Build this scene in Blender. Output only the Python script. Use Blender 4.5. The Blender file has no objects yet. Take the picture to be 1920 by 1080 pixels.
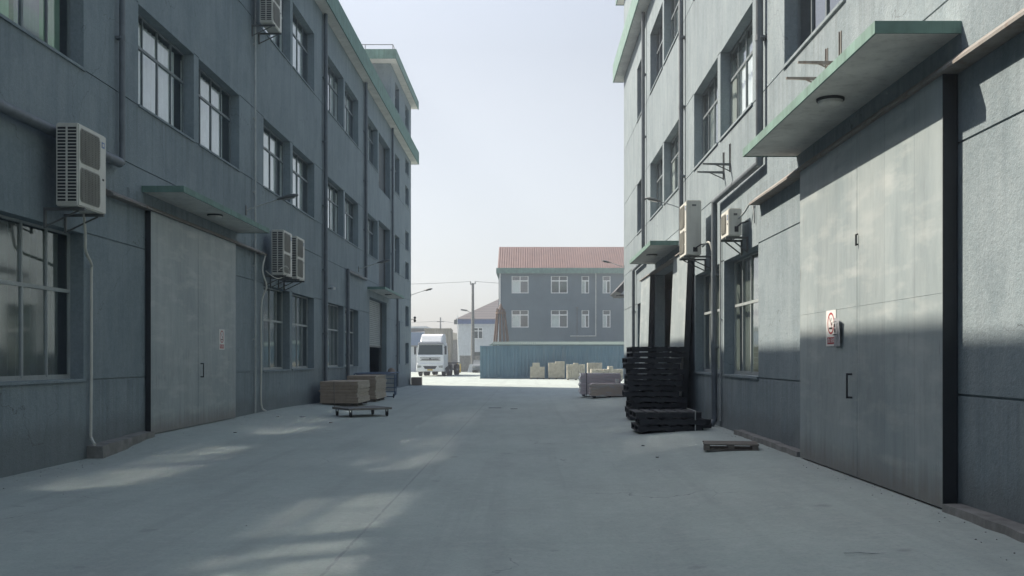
import bpy, bmesh, math, random
from mathutils import Vector, Matrix
random.seed(7)
R = math.radians
S = bpy.context.scene
C = S.collection

# ------------------------------------------------------------------ camera, sky, sun, exposure
F = 1850.0; VX = 990.0; VY = 672.0; EYE = 1.6
XL = -7.05; XR = 4.04
cd = bpy.data.cameras.new('camera'); cam = bpy.data.objects.new('camera', cd); C.objects.link(cam)
cam.location = (0, 0, EYE); cam.rotation_euler = (R(90), 0, 0)
cd.sensor_width = 36; cd.lens = 36 * F / 1920
cd.shift_x = -(VX - 960) / 1920; cd.shift_y = (VY - 540) / 1920
cd.clip_start = 0.1; cd.clip_end = 3000
S.camera = cam

SUN = Vector((0.81, -0.49, -0.937)).normalized()      # direction the light travels
elev = math.asin(-SUN.z); az = math.atan2(-SUN.x, -SUN.y)   # azimuth from +Y towards +X
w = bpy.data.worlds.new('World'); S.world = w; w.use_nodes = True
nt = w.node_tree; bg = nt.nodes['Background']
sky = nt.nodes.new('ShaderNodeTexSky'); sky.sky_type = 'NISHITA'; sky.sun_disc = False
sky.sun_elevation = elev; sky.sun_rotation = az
sky.air_density = 1.0; sky.dust_density = 2.0; sky.ozone_density = 1.0; sky.altitude = 0
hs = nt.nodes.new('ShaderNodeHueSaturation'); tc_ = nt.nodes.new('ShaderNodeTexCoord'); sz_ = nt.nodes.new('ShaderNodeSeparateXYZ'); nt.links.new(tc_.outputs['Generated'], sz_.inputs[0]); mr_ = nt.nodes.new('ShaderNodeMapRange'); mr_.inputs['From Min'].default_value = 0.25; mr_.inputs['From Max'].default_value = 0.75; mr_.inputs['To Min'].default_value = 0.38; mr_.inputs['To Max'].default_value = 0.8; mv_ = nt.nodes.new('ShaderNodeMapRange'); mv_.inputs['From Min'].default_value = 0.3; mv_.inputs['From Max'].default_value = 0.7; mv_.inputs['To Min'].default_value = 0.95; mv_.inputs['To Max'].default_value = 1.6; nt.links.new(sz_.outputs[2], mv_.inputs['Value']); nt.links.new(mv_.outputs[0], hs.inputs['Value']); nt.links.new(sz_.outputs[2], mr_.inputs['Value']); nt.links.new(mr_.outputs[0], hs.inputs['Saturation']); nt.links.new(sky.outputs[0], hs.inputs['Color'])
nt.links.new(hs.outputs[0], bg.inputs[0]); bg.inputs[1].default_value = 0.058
ld = bpy.data.lights.new('sun', 'SUN'); ld.energy = 3.15; ld.angle = R(0.53); ld.color = (1.0, 0.91, 0.78)
sun = bpy.data.objects.new('sun', ld); C.objects.link(sun)
sun.rotation_euler = SUN.to_track_quat('-Z', 'Y').to_euler(); sun.location = (-30, 20, 40)
S.view_settings.view_transform = 'Standard'; S.view_settings.look = 'None'
S.view_settings.exposure = 1.52; S.view_settings.gamma = 1
S.render.engine = 'CYCLES'
S.cycles.max_bounces = 8; S.cycles.diffuse_bounces = 4; S.cycles.glossy_bounces = 4
S.cycles.transparent_max_bounces = 12; S.cycles.volume_bounces = 0
S.cycles.use_denoising = True
S.cycles.blur_glossy = 0.0; S.cycles.caustics_reflective = True; S.cycles.sample_clamp_indirect = 30
S.cycles.use_guiding = True; S.cycles.use_surface_guiding = True; S.cycles.use_volume_guiding = False

def P(x, y, Y):                      # a point of the place at depth Y
    return ((x - VX) / F * Y, EYE - (y - VY) / F * Y)

# ------------------------------------------------------------------ materials
def srgb(r, g, b):
    f = lambda c: (c / 255 / 12.92) if c / 255 <= 0.04045 else ((c / 255 + 0.055) / 1.055) ** 2.4
    return (f(r), f(g), f(b))
class NT:
    def __init__(s, name):
        s.m = bpy.data.materials.new(name); s.m.use_nodes = True
        s.t = s.m.node_tree; s.n = s.t.nodes; s.b = s.n['Principled BSDF']; s.out = s.n['Material Output']
    def new(s, t, **kw):
        o = s.n.new(t)
        for k, v in kw.items(): setattr(o, k, v)
        return o
    def link(s, a, b): s.t.links.new(a, b)
    def pos(s, scale=(1, 1, 1), obj=False, rot=(0, 0, 0)):
        if obj: src = s.new('ShaderNodeTexCoord').outputs['Object']
        else: src = s.new('ShaderNodeNewGeometry').outputs['Position']
        mp = s.new('ShaderNodeMapping'); mp.inputs['Scale'].default_value = scale; mp.inputs['Rotation'].default_value = rot
        s.link(src, mp.inputs[0]); return mp.outputs[0]
    def noise(s, vec, scale, detail=4, rough=0.55):
        n = s.new('ShaderNodeTexNoise'); n.inputs['Scale'].default_value = scale
        n.inputs['Detail'].default_value = detail; n.inputs['Roughness'].default_value = rough
        s.link(vec, n.inputs['Vector']); return n.outputs['Fac']
    def ramp(s, fac, stops):
        r = s.new('ShaderNodeValToRGB'); e = r.color_ramp.elements
        while len(e) < len(stops): e.new(0.5)
        for el, (p, c) in zip(e, stops):
            el.position = p; el.color = (c, c, c, 1) if isinstance(c, (int, float)) else (*c, 1)
        s.link(fac, r.inputs[0]); return r.outputs[0]
    def mix(s, fac, a, b, mode='MIX'):
        m = s.new('ShaderNodeMix', data_type='RGBA', blend_type=mode)
        for i, v in ((0, fac), (6, a), (7, b)):
            if hasattr(v, 'node'): s.link(v, m.inputs[i])
            elif i == 0: m.inputs[0].default_value = v
            else: m.inputs[i].default_value = (*v, 1)
        return m.outputs[2]
    def math(s, op, a, b=None):
        m = s.new('ShaderNodeMath', operation=op)
        for i, v in ((0, a), (1, b)):
            if v is None: continue
            if hasattr(v, 'node'): s.link(v, m.inputs[i])
            else: m.inputs[i].default_value = v
        return m.outputs[0]
    def bump(s, h, strength, dist):
        b = s.new('ShaderNodeBump'); b.inputs['Strength'].default_value = strength; b.inputs['Distance'].default_value = dist
        s.link(h, b.inputs['Height']); s.link(b.outputs[0], s.b.inputs['Normal'])
    def col(s, c):
        if hasattr(c, 'node'): s.link(c, s.b.inputs['Base Color'])
        else: s.b.inputs['Base Color'].default_value = (*c, 1)
    def set(s, **kw):
        for k, v in kw.items(): s.b.inputs[k].default_value = v
M = {}
def weathered(name, c, dirt=None, var=0.18, rough=0.7, metal=0.0, scale=3.0, streak=True, bump=0.0, obj=False, dirtamt=0.35):
    t = NT(name); dirt = dirt or tuple(v * 0.45 for v in c)
    v = t.pos(obj=obj)
    n1 = t.noise(v, scale, 5)
    c1 = t.mix(t.ramp(n1, [(0.3, 0.0), (0.7, 1.0)]), tuple(x * (1 - var) for x in c), tuple(min(1, x * (1 + var)) for x in c))
    if streak:
        n2 = t.noise(t.pos((6, 6, 0.5), obj=obj), 1.6, 5, 0.65)
        c1 = t.mix(t.math('MULTIPLY', t.ramp(n2, [(0.5, 0.0), (0.75, 1.0)]), dirtamt), c1, dirt)
    t.col(c1); t.set(Roughness=rough, Metallic=metal)
    if bump: t.bump(t.noise(v, 60, 3), bump, 0.01)
    M[name] = t.m; return t.m

# plaster of the factory walls: grey paint over render, streaked and patched
t = NT('plaster')
v = t.pos()
big = t.noise(v, 0.45, 5, 0.6); mid = t.noise(t.pos((1, 1, 0.35)), 2.2, 6, 0.62)
st = t.noise(t.pos((5, 5, 0.22)), 1.5, 6, 0.7); fine = t.noise(v, 38, 4, 0.7)
base = t.mix(t.ramp(big, [(0.3, 0.0), (0.72, 1.0)]), (0.150, 0.194, 0.214), (0.214, 0.264, 0.286))
base = t.mix(t.math('MULTIPLY', t.ramp(mid, [(0.40, 0.0), (0.68, 1.0)]), 0.5), base, (0.285, 0.33, 0.35))
base = t.mix(t.math('MULTIPLY', t.ramp(st, [(0.48, 0.0), (0.74, 1.0)]), 0.34), base, (0.12, 0.15, 0.17))
st2 = t.noise(t.pos((9, 9, 0.12)), 1.1, 4, 0.6)
base = t.mix(t.math('MULTIPLY', t.ramp(st2, [(0.56, 0.0), (0.72, 1.0)]), 0.14), base, (0.31, 0.33, 0.33))
base = t.mix(t.math('MULTIPLY', t.ramp(fine, [(0.35, 1.0), (0.6, 0.0)]), 0.25), base, (0.10, 0.11, 0.115))
blk = t.noise(v, 1.15, 3, 0.5); base = t.mix(t.math('MULTIPLY', t.ramp(blk, [(0.57, 0.0), (0.60, 1.0)]), 0.22), base, (0.13, 0.165, 0.185))
vc = t.new('ShaderNodeTexVoronoi', feature='DISTANCE_TO_EDGE'); vc.inputs['Scale'].default_value = 0.4
vm = t.new('ShaderNodeVectorMath', operation='ADD'); t.link(v, vm.inputs[0]); vn = t.new('ShaderNodeTexNoise'); vn.inputs['Scale'].default_value = 1.6; vn.inputs['Detail'].default_value = 6; t.link(v, vn.inputs['Vector']); t.link(vn.outputs['Color'], vm.inputs[1]); t.link(vm.outputs[0], vc.inputs['Vector'])
base = t.mix(t.math('MULTIPLY', t.math('LESS_THAN', vc.outputs['Distance'], 0.0022), t.ramp(big, [(0.48, 0.0), (0.55, 0.7)])), base, (0.07, 0.08, 0.09))
grain = t.noise(v, 14, 4, 0.75); base = t.mix(t.math('MULTIPLY', t.ramp(grain, [(0.42, 0.0), (0.62, 1.0)]), 0.22), base, (0.30, 0.345, 0.365))
sep = t.new('ShaderNodeSeparateXYZ'); t.link(v, sep.inputs[0])
low = t.math('ADD', sep.outputs[2], t.math('MULTIPLY', mid, -0.9))
base = t.mix(t.math('MULTIPLY', t.ramp(low, [(0.0, 1.0), (0.25, 0.0)]), 0.35), base, (0.085, 0.085, 0.08))
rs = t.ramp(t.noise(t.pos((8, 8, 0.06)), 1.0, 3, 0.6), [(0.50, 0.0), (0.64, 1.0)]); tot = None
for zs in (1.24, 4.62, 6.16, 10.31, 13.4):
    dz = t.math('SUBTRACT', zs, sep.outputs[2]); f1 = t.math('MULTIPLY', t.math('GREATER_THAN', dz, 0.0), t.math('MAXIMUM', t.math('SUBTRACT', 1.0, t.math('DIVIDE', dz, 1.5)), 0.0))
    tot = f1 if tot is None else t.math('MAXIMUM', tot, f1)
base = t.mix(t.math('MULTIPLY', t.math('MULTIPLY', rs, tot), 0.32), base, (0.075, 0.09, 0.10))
t.col(base); t.set(Roughness=0.85); t.b.inputs['Specular IOR Level'].default_value = 0.35
t.bump(t.math('ADD', fine, t.math('MULTIPLY', grain, 0.9)), 0.6, 0.014)
M['plaster'] = t.m

# concrete of the yard
t = NT('concrete'); v = t.pos()
n1 = t.noise(v, 0.25, 6, 0.6); n2 = t.noise(t.pos((1, 0.35, 1)), 1.3, 6, 0.65); n3 = t.noise(v, 26, 4, 0.7); n4 = t.noise(v, 6, 5, 0.6)
base = t.mix(t.ramp(n1, [(0.3, 0.0), (0.7, 1.0)]), (0.308, 0.358, 0.332), (0.375, 0.420, 0.390))
base = t.mix(t.math('MULTIPLY', t.ramp(n2, [(0.42, 0.0), (0.68, 1.0)]), 0.5), base, (0.245, 0.272, 0.262))
base = t.mix(t.math('MULTIPLY', t.ramp(n4, [(0.48, 0.0), (0.7, 1.0)]), 0.3), base, (0.46, 0.48, 0.45))
base = t.mix(t.math('MULTIPLY', t.ramp(n3, [(0.3, 1.0), (0.52, 0.0)]), 0.3), base, (0.17, 0.18, 0.18))
blot = t.noise(v, 1.9, 2, 0.4)
base = t.mix(t.math('MULTIPLY', t.ramp(blot, [(0.72, 0.0), (0.76, 1.0)]), 0.35), base, (0.13, 0.135, 0.135))
sep = t.new('ShaderNodeSeparateXYZ'); t.link(v, sep.inputs[0])
wob = t.math('MULTIPLY', t.math('SUBTRACT', n4, 0.5), 0.05)
def seam(coord, at, width):
    d = t.math('ABSOLUTE', t.math('ADD', t.math('SUBTRACT', coord, at), wob)); return t.math('LESS_THAN', d, width)
j1 = seam(sep.outputs[0], -1.52, 0.014)
pp = t.math('ABSOLUTE', t.math('SUBTRACT', t.math('MODULO', t.math('ADD', t.math('ADD', sep.outputs[1], 53.0 - 0.8), wob), 4.5), 2.25))
j2 = t.math('LESS_THAN', pp, 0.009)
jj = t.math('MULTIPLY', t.math('MAXIMUM', j1, t.math('MULTIPLY', j2, 0.6)), t.ramp(n4, [(0.3, 0.1), (0.55, 0.62)]))
base = t.mix(t.math('MULTIPLY', jj, 0.7), base, (0.15, 0.16, 0.16))
vc = t.new('ShaderNodeTexVoronoi', feature='DISTANCE_TO_EDGE'); vc.inputs['Scale'].default_value = 0.33
vm = t.new('ShaderNodeVectorMath', operation='ADD'); t.link(v, vm.inputs[0]); vn = t.new('ShaderNodeTexNoise'); vn.inputs['Scale'].default_value = 1.1; vn.inputs['Detail'].default_value = 6; t.link(v, vn.inputs['Vector']); t.link(vn.outputs['Color'], vm.inputs[1]); t.link(vm.outputs[0], vc.inputs['Vector'])
ck = t.math('MULTIPLY', t.math('LESS_THAN', vc.outputs['Distance'], 0.0022), t.ramp(n1, [(0.5, 0.0), (0.6, 0.6)]))
base = t.mix(ck, base, (0.13, 0.14, 0.14))
tyre = t.noise(t.pos((2.6, 0.05, 1)), 1.0, 5, 0.6); base = t.mix(t.math('MULTIPLY', t.ramp(tyre, [(0.52, 0.0), (0.68, 1.0)]), 0.32), base, (0.225, 0.25, 0.242))
t.col(base); t.set(Roughness=0.8); t.b.inputs['Specular IOR Level'].default_value = 0.4
t.bump(t.math('ADD', n3, n4), 0.35, 0.012)
M['concrete'] = t.m

# window glass: a clear pane that mirrors at a slant
t = NT('glass'); t.n.remove(t.b)
ge = t.new('ShaderNodeNewGeometry'); dp_ = t.new('ShaderNodeVectorMath', operation='DOT_PRODUCT'); t.link(ge.outputs['Incoming'], dp_.inputs[0]); t.link(ge.outputs['Normal'], dp_.inputs[1])
om = t.math('SUBTRACT', 1.0, t.math('ABSOLUTE', dp_.outputs['Value'])); fres = t.math('ADD', t.math('MULTIPLY', t.math('POWER', om, 5.0), 0.80), 0.20)
tr = t.new('ShaderNodeBsdfTransparent'); tr.inputs[0].default_value = (0.86, 0.91, 0.89, 1)
gl = t.new('ShaderNodeBsdfGlossy'); gl.inputs['Roughness'].default_value = 0.06; gl.inputs['Color'].default_value = (0.95, 0.97, 1, 1)
mx = t.new('ShaderNodeMixShader'); t.link(fres, mx.inputs[0]); t.link(tr.outputs[0], mx.inputs[1]); t.link(gl.outputs[0], mx.inputs[2])
t.link(mx.outputs[0], t.out.inputs[0])
v = t.pos(); bp = t.new('ShaderNodeBump'); bp.inputs['Strength'].default_value = 0.05; bp.inputs['Distance'].default_value = 0.01
t.link(t.noise(v, 1.3, 2), bp.inputs['Height']); t.link(bp.outputs[0], gl.inputs['Normal'])
M['glass'] = t.m

weathered('frame_dark', (0.14, 0.165, 0.175), rough=0.5, streak=False)
weathered('frame_grey', (0.30, 0.33, 0.33), rough=0.45, var=0.1)
weathered('fascia_green', (0.135, 0.225, 0.195), (0.05, 0.10, 0.085), rough=0.75, var=0.22, dirtamt=0.6)
weathered('soffit', (0.62, 0.62, 0.58), (0.12, 0.12, 0.115), rough=0.85, scale=1.5, var=0.15, dirtamt=0.3)
weathered('pipe', (0.115, 0.135, 0.15), rough=0.55, scale=5)
weathered('pipe_light', (0.42, 0.44, 0.43), rough=0.5, scale=5)
weathered('ac_white', (0.55, 0.55, 0.50), (0.22, 0.20, 0.16), rough=0.45, var=0.07, dirtamt=0.3)
weathered('ac_grille', (0.25, 0.25, 0.225), rough=0.6, streak=False)
weathered('dark', (0.022, 0.026, 0.03), rough=0.7, streak=False)
weathered('steel', (0.13, 0.14, 0.14), (0.08, 0.05, 0.035), rough=0.55, metal=0.3)
weathered('rusty', (0.20, 0.19, 0.175), (0.13, 0.065, 0.035), rough=0.8, scale=6, dirtamt=0.7)
weathered('curtain', (0.80, 0.82, 0.82), rough=0.9, var=0.08)
weathered('curtain_green', (0.30, 0.46, 0.34), rough=0.9, var=0.15)
weathered('curtain_violet', (0.34, 0.30, 0.42), rough=0.9, var=0.12)
weathered('blind', (0.17, 0.19, 0.18), rough=0.9, var=0.35, scale=1.2)
weathered('interior', (0.10, 0.11, 0.105), rough=0.9, var=0.2)
weathered('white_paint', (0.72, 0.73, 0.73), (0.35, 0.34, 0.31), rough=0.3, var=0.04, dirtamt=0.2)
weathered('white_wall', (0.55, 0.58, 0.60), rough=0.85, var=0.08)
weathered('blue_band', (0.08, 0.13, 0.27), rough=0.7)
weathered('blue_sheet', (0.09, 0.17, 0.29), rough=0.5, var=0.1)
weathered('tan_sheet', (0.36, 0.34, 0.29), (0.2, 0.17, 0.13), rough=0.6, var=0.08)
weathered('rubber', (0.025, 0.025, 0.027), rough=0.85, streak=False)
weathered('yellow', (0.55, 0.38, 0.07), rough=0.5)
weathered('brown_pole', (0.17, 0.12, 0.09), rough=0.8, var=0.3)
weathered('far_wall', (0.110, 0.150, 0.172), (0.09, 0.10, 0.105), rough=0.9, var=0.1, scale=0.8)
weathered('blue_metal', (0.06, 0.10, 0.17), (0.06, 0.05, 0.04), rough=0.5)
weathered('concrete_old', (0.19, 0.19, 0.18), rough=0.9, var=0.3, scale=5, bump=0.5)
weathered('red_mark', (0.36, 0.035, 0.04), rough=0.5, streak=False, var=0.05)
weathered('black_mark', (0.03, 0.03, 0.03), rough=0.6, streak=False)
weathered('paper', (0.62, 0.62, 0.60), rough=0.6, streak=False, var=0.04)
weathered('dull_paper', (0.30, 0.31, 0.33), rough=0.6, streak=False, var=0.06)
weathered('badge_blue', (0.12, 0.20, 0.36), rough=0.4, streak=False, var=0.04)
weathered('lamp_glass', (0.30, 0.31, 0.30), rough=0.25, streak=False)
weathered('green_sheet', (0.028, 0.062, 0.052), rough=0.6, var=0.12)
weathered('green_trim', (0.11, 0.18, 0.15), rough=0.6, var=0.12)
weathered('violet_carton', (0.30, 0.26, 0.29), rough=0.6, var=0.15)
weathered('brown_carton', (0.22, 0.18, 0.15), rough=0.7, var=0.12)

def wood(name, c1, c2, obj=True, rough=0.8):
    t = NT(name); v = t.pos((1, 1, 14), obj=obj)
    a = t.noise(v, 2.2, 5, 0.7); b = t.noise(t.pos(obj=obj), 7, 4)
    base = t.mix(t.ramp(a, [(0.3, 0.0), (0.7, 1.0)]), c1, c2)
    base = t.mix(t.math('MULTIPLY', t.ramp(b, [(0.45, 0.0), (0.8, 1.0)]), 0.4), base, tuple(x * 0.5 for x in c1))
    t.col(base); t.set(Roughness=rough); t.bump(a, 0.4, 0.01); M[name] = t.m
wood('plywood_edge', (0.33, 0.26, 0.20), (0.46, 0.375, 0.295))
wood('plywood_end_lit', (0.34, 0.30, 0.24), (0.50, 0.45, 0.37))  # yard-side ends: reflected window light is put into this paler wood colour
wood('pallet_black', (0.018, 0.020, 0.024), (0.040, 0.042, 0.047))
wood('pallet_old', (0.10, 0.09, 0.08), (0.25, 0.22, 0.18))
wood('pallet_pale', (0.40, 0.36, 0.27), (0.55, 0.50, 0.38))

# sliding door steel: pale patchy paint with wiped and rusted marks
t = NT('door_paint'); v = t.pos()
a = t.noise(t.pos((1, 1, 0.45)), 1.1, 5, 0.6); b = t.noise(t.pos((4, 4, 0.25)), 1.4, 6, 0.65); c_ = t.noise(t.pos((0.5, 0.5, 2.2)), 2.0, 4, 0.6)
base = t.mix(t.ramp(a, [(0.32, 0.0), (0.7, 1.0)]), (0.215, 0.262, 0.276), (0.335, 0.378, 0.382))
base = t.mix(t.math('MULTIPLY', t.ramp(b, [(0.5, 0.0), (0.75, 1.0)]), 0.5), base, (0.18, 0.205, 0.215))
base = t.mix(t.math('MULTIPLY', t.ramp(c_, [(0.5, 0.0), (0.72, 1.0)]), 0.45), base, (0.50, 0.52, 0.50))
sc = t.noise(t.pos((14, 14, 1.0)), 1.0, 5, 0.7)
base = t.mix(t.math('MULTIPLY', t.ramp(sc, [(0.64, 0.0), (0.7, 1.0)]), 0.5), base, (0.13, 0.115, 0.10))
sep = t.new('ShaderNodeSeparateXYZ'); t.link(t.pos(), sep.inputs[0])
pn = t.math('FLOOR', t.math('DIVIDE', sep.outputs[1], 0.83)); wn = t.new('ShaderNodeTexWhiteNoise', noise_dimensions='1D'); t.link(pn, wn.inputs['W'])
base = t.mix(t.math('MULTIPLY', wn.outputs['Value'], 0.28), base, (0.19, 0.215, 0.22))
fx = t.math('ABSOLUTE', t.math('SUBTRACT', t.math('FRACT', t.math('DIVIDE', sep.outputs[1], 0.83)), 0.5)); base = t.mix(t.math('MULTIPLY', t.math('GREATER_THAN', fx, 0.494), 0.35), base, (0.10, 0.11, 0.11))
ft = t.math('MULTIPLY', t.ramp(t.math('ADD', sep.outputs[2], t.math('MULTIPLY', b, -0.5)), [(0.0, 1.0), (0.32, 0.0)]), 0.7); base = t.mix(ft, base, (0.15, 0.135, 0.12))
gm = t.noise(t.pos((1, 3, 2.5)), 1.6, 5, 0.7); hz2 = t.math('SUBTRACT', 1.0, t.math('MINIMUM', t.math('MULTIPLY', t.math('ABSOLUTE', t.math('SUBTRACT', sep.outputs[2], 1.25)), 1.6), 1.0)); base = t.mix(t.math('MULTIPLY', t.math('MULTIPLY', t.ramp(gm, [(0.48, 0.0), (0.66, 1.0)]), hz2), 0.28), base, (0.13, 0.145, 0.15))
t.col(base); t.set(Roughness=0.5); t.bump(t.noise(t.pos((1, 1, 0.5)), 2.0, 3), 0.4, 0.05); M['door_paint'] = t.m

# blue container paint with repainted patches
t = NT('container_blue'); v = t.pos()
a = t.noise(t.pos((1, 1, 0.5)), 0.5, 3); b = t.noise(t.pos((5, 5, 0.3)), 1.0, 6, 0.7)
br = t.new('ShaderNodeTexBrick'); br.inputs['Scale'].default_value = 0.42; br.inputs['Color1'].default_value = (0, 0, 0, 1); br.inputs['Color2'].default_value = (1, 1, 1, 1)
br.inputs['Mortar Size'].default_value = 0; t.link(t.pos(rot=(R(90), 0, 0)), br.inputs[0])
base = t.mix(t.ramp(a, [(0.35, 0.0), (0.65, 1.0)]), (0.095, 0.175, 0.225), (0.13, 0.225, 0.275))
base = t.mix(t.math('MULTIPLY', br.outputs[0], 0.3), base, (0.07, 0.145, 0.205))
base = t.mix(t.math('MULTIPLY', t.ramp(b, [(0.52, 0.0), (0.75, 1.0)]), 0.5), base, (0.20, 0.24, 0.245))
t.col(base); t.set(Roughness=0.55); M['container_blue'] = t.m

# plastic stretch film round the bundles
for nm, cc in (('film_violet', (0.62, 0.53, 0.56)), ('film_brown', (0.52, 0.41, 0.34))):
    t = NT(nm); v = t.pos((1, 1, 5), rot=(0, R(14), 0)); a = t.noise(v, 2.5, 6, 0.75)
    base = t.mix(t.ramp(a, [(0.5, 0.0), (0.68, 1.0)]), cc, (0.5, 0.49, 0.52))
    t.col(base); t.set(Roughness=0.22); t.bump(a, 1.0, 0.06); t.b.inputs['Coat Weight'].default_value = 0.4; M[nm] = t.m

t = NT('roof_red'); v = t.pos(); a = t.noise(t.pos((1, 1, 0.4)), 0.8, 5)
base = t.mix(t.ramp(a, [(0.3, 0.0), (0.7, 1.0)]), (0.095, 0.046, 0.036), (0.135, 0.070, 0.054)); t.col(base); t.set(Roughness=0.6); M['roof_red'] = t.m
t = NT('roof_tile'); wv = t.new('ShaderNodeTexWave', bands_direction='Z'); wv.inputs['Scale'].default_value = 1.3; wv.inputs['Distortion'].default_value = 0.4
t.link(t.pos(), wv.inputs[0]); base = t.mix(wv.outputs[1], (0.085, 0.078, 0.08), (0.16, 0.145, 0.145)); t.col(base); t.set(Roughness=0.85); M['roof_tile'] = t.m
t = NT('brick_pale'); a = t.noise(t.pos(), 4.0, 4)
base = t.mix(t.ramp(a, [(0.3, 0.0), (0.7, 1.0)]), (0.38, 0.36, 0.29), (0.56, 0.53, 0.44)); t.col(base); t.set(Roughness=0.9); M['brick_pale'] = t.m
t = NT('windscreen'); t.col((0.03, 0.05, 0.05)); t.set(Roughness=0.08); M['windscreen'] = t.m

# ------------------------------------------------------------------ mesh helpers
class MB:
    def __init__(s, f=None): s.v = []; s.f = []; s.mi = []; s.fn = f; s.cur = 0
    def add(s, vs, fs):
        o = len(s.v)
        if s.fn: vs = [s.fn(*p) for p in vs]
        s.v += [tuple(p) for p in vs]; s.f += [tuple(i + o for i in q) for q in fs]; s.mi += [s.cur] * len(fs)
    def box(s, x0, x1, y0, y1, z0, z1):
        s.add([(x0, y0, z0), (x1, y0, z0), (x1, y1, z0), (x0, y1, z0), (x0, y0, z1), (x1, y0, z1), (x1, y1, z1), (x0, y1, z1)],
              [(0, 3, 2, 1), (4, 5, 6, 7), (0, 1, 5, 4), (1, 2, 6, 5), (2, 3, 7, 6), (3, 0, 4, 7)])
    def obox(s, c, size, rz=0, ry=0, rx=0):
        m = Matrix.Translation(c) @ Matrix.Rotation(rz, 4, 'Z') @ Matrix.Rotation(ry, 4, 'Y') @ Matrix.Rotation(rx, 4, 'X')
        a, b, c2 = (q / 2 for q in size)
        vs = [m @ Vector(p) for p in [(-a, -b, -c2), (a, -b, -c2), (a, b, -c2), (-a, b, -c2), (-a, -b, c2), (a, -b, c2), (a, b, c2), (-a, b, c2)]]
        s.add(vs, [(0, 3, 2, 1), (4, 5, 6, 7), (0, 1, 5, 4), (1, 2, 6, 5), (2, 3, 7, 6), (3, 0, 4, 7)])
    def hexa(s, p):                     # 8 points, bottom ring then top ring
        s.add(p, [(0, 3, 2, 1), (4, 5, 6, 7), (0, 1, 5, 4), (1, 2, 6, 5), (2, 3, 7, 6), (3, 0, 4, 7)])
    def quad(s, *p): s.add(p, [tuple(range(len(p)))])
    def prism(s, pts, a, b, axis=1):    # a 2-D outline pushed along an axis
        n = len(pts)
        def mk(p, t_): return {0: (t_, p[0], p[1]), 1: (p[0], t_, p[1]), 2: (p[0], p[1], t_)}[axis]
        vs = [mk(p, a) for p in pts] + [mk(p, b) for p in pts]
        fs = [tuple(range(n)), tuple(range(2 * n - 1, n - 1, -1))] + [(i, (i + 1) % n, n + (i + 1) % n, n + i) for i in range(n)]
        s.add(vs, fs)
    def tube(s, pts, r, n=10, r1=None, cap=True):
        pts = [Vector(p) for p in pts]; rings = []; vs = []
        k = len(pts); u = None
        for i, p in enumerate(pts):
            d = (pts[min(i + 1, k - 1)] - pts[max(i - 1, 0)])
            if 0 < i < k - 1: d = (pts[i] - pts[i - 1]).normalized() + (pts[i + 1] - pts[i]).normalized()
            d.normalize()
            if u is None: u = d.cross(Vector((0, 0, 1))) if abs(d.z) < 0.95 else d.cross(Vector((0, 1, 0)))
            u = u - d * u.dot(d); u.normalize(); w_ = d.cross(u).normalized()
            rr = r + ((r1 if r1 is not None else r) - r) * i / max(1, k - 1); bis = None; sc = 1
            if 0 < i < k - 1:
                a = (pts[i] - pts[i - 1]).normalized(); b = (pts[i + 1] - pts[i]).normalized()
                if (b - a).length > 1e-4: bis = (b - a).normalized(); sc = 1 / max(0.5, math.cos(a.angle(b) / 2))
            for j in range(n):
                o = (u * math.cos(j * 2 * math.pi / n) + w_ * math.sin(j * 2 * math.pi / n)) * rr
                if bis is not None: o = o + bis * (o.dot(bis)) * (sc - 1)
                vs.append(p + o)
        fs = [(i * n + j, i * n + (j + 1) % n, (i + 1) * n + (j + 1) % n, (i + 1) * n + j) for i in range(k - 1) for j in range(n)]
        if cap: fs += [tuple(range(n))[::-1], tuple((k - 1) * n + j for j in range(n))]
        s.add(vs, fs)
    def lathe(s, prof, c, axis='Z', n=20):
        vs = []
        for r_, h in prof:
            for j in range(n):
                a = j * 2 * math.pi / n; p, q = r_ * math.cos(a), r_ * math.sin(a)
                vs.append({'Z': (c[0] + p, c[1] + q, c[2] + h), 'X': (c[0] + h, c[1] + p, c[2] + q), 'Y': (c[0] + p, c[1] + h, c[2] + q)}[axis])
        k = len(prof)
        fs = [(i * n + j, i * n + (j + 1) % n, (i + 1) * n + (j + 1) % n, (i + 1) * n + j) for i in range(k - 1) for j in range(n)]
        fs += [tuple(range(n))[::-1], tuple((k - 1) * n + j for j in range(n))]
        s.add(vs, fs)
    def build(s, name, mats, parent=None, bevel=0, smooth=False, loc=None):
        me = bpy.data.meshes.new(name); me.from_pydata(s.v, [], s.f); me.update()
        if not isinstance(mats, (list, tuple)): mats = [mats]
        for m_ in mats: me.materials.append(M[m_] if isinstance(m_, str) else m_)
        for p, i in zip(me.polygons, s.mi): p.material_index = i
        bm = bmesh.new(); bm.from_mesh(me); bmesh.ops.remove_doubles(bm, verts=bm.verts, dist=1e-5) if smooth else None
        bmesh.ops.recalc_face_normals(bm, faces=bm.faces)
        if bevel: bmesh.ops.bevel(bm, geom=[e for e in bm.edges if len(e.link_faces) == 2 and e.calc_face_angle(0) > 0.6], offset=bevel, segments=2, affect='EDGES', clamp_overlap=True)
        off = Vector((0, 0, 0)); q = parent
        while q is not None: off += Vector(q.location); q = q.parent
        if loc is not None: off = Vector(loc)
        bmesh.ops.translate(bm, verts=bm.verts, vec=-off) if not getattr(s, 'local', False) else None
        bm.to_mesh(me); bm.free()
        if smooth:
            for p in me.polygons: p.use_smooth = True
            try: me.set_sharp_from_angle(angle=R(35))
            except Exception: pass
        o = bpy.data.objects.new(name, me); C.objects.link(o)
        if parent: o.parent = parent
        elif loc is not None: o.location = loc
        return o
def LB():                                # a builder whose points are local to its thing
    m = MB(); m.local = True; return m
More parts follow.
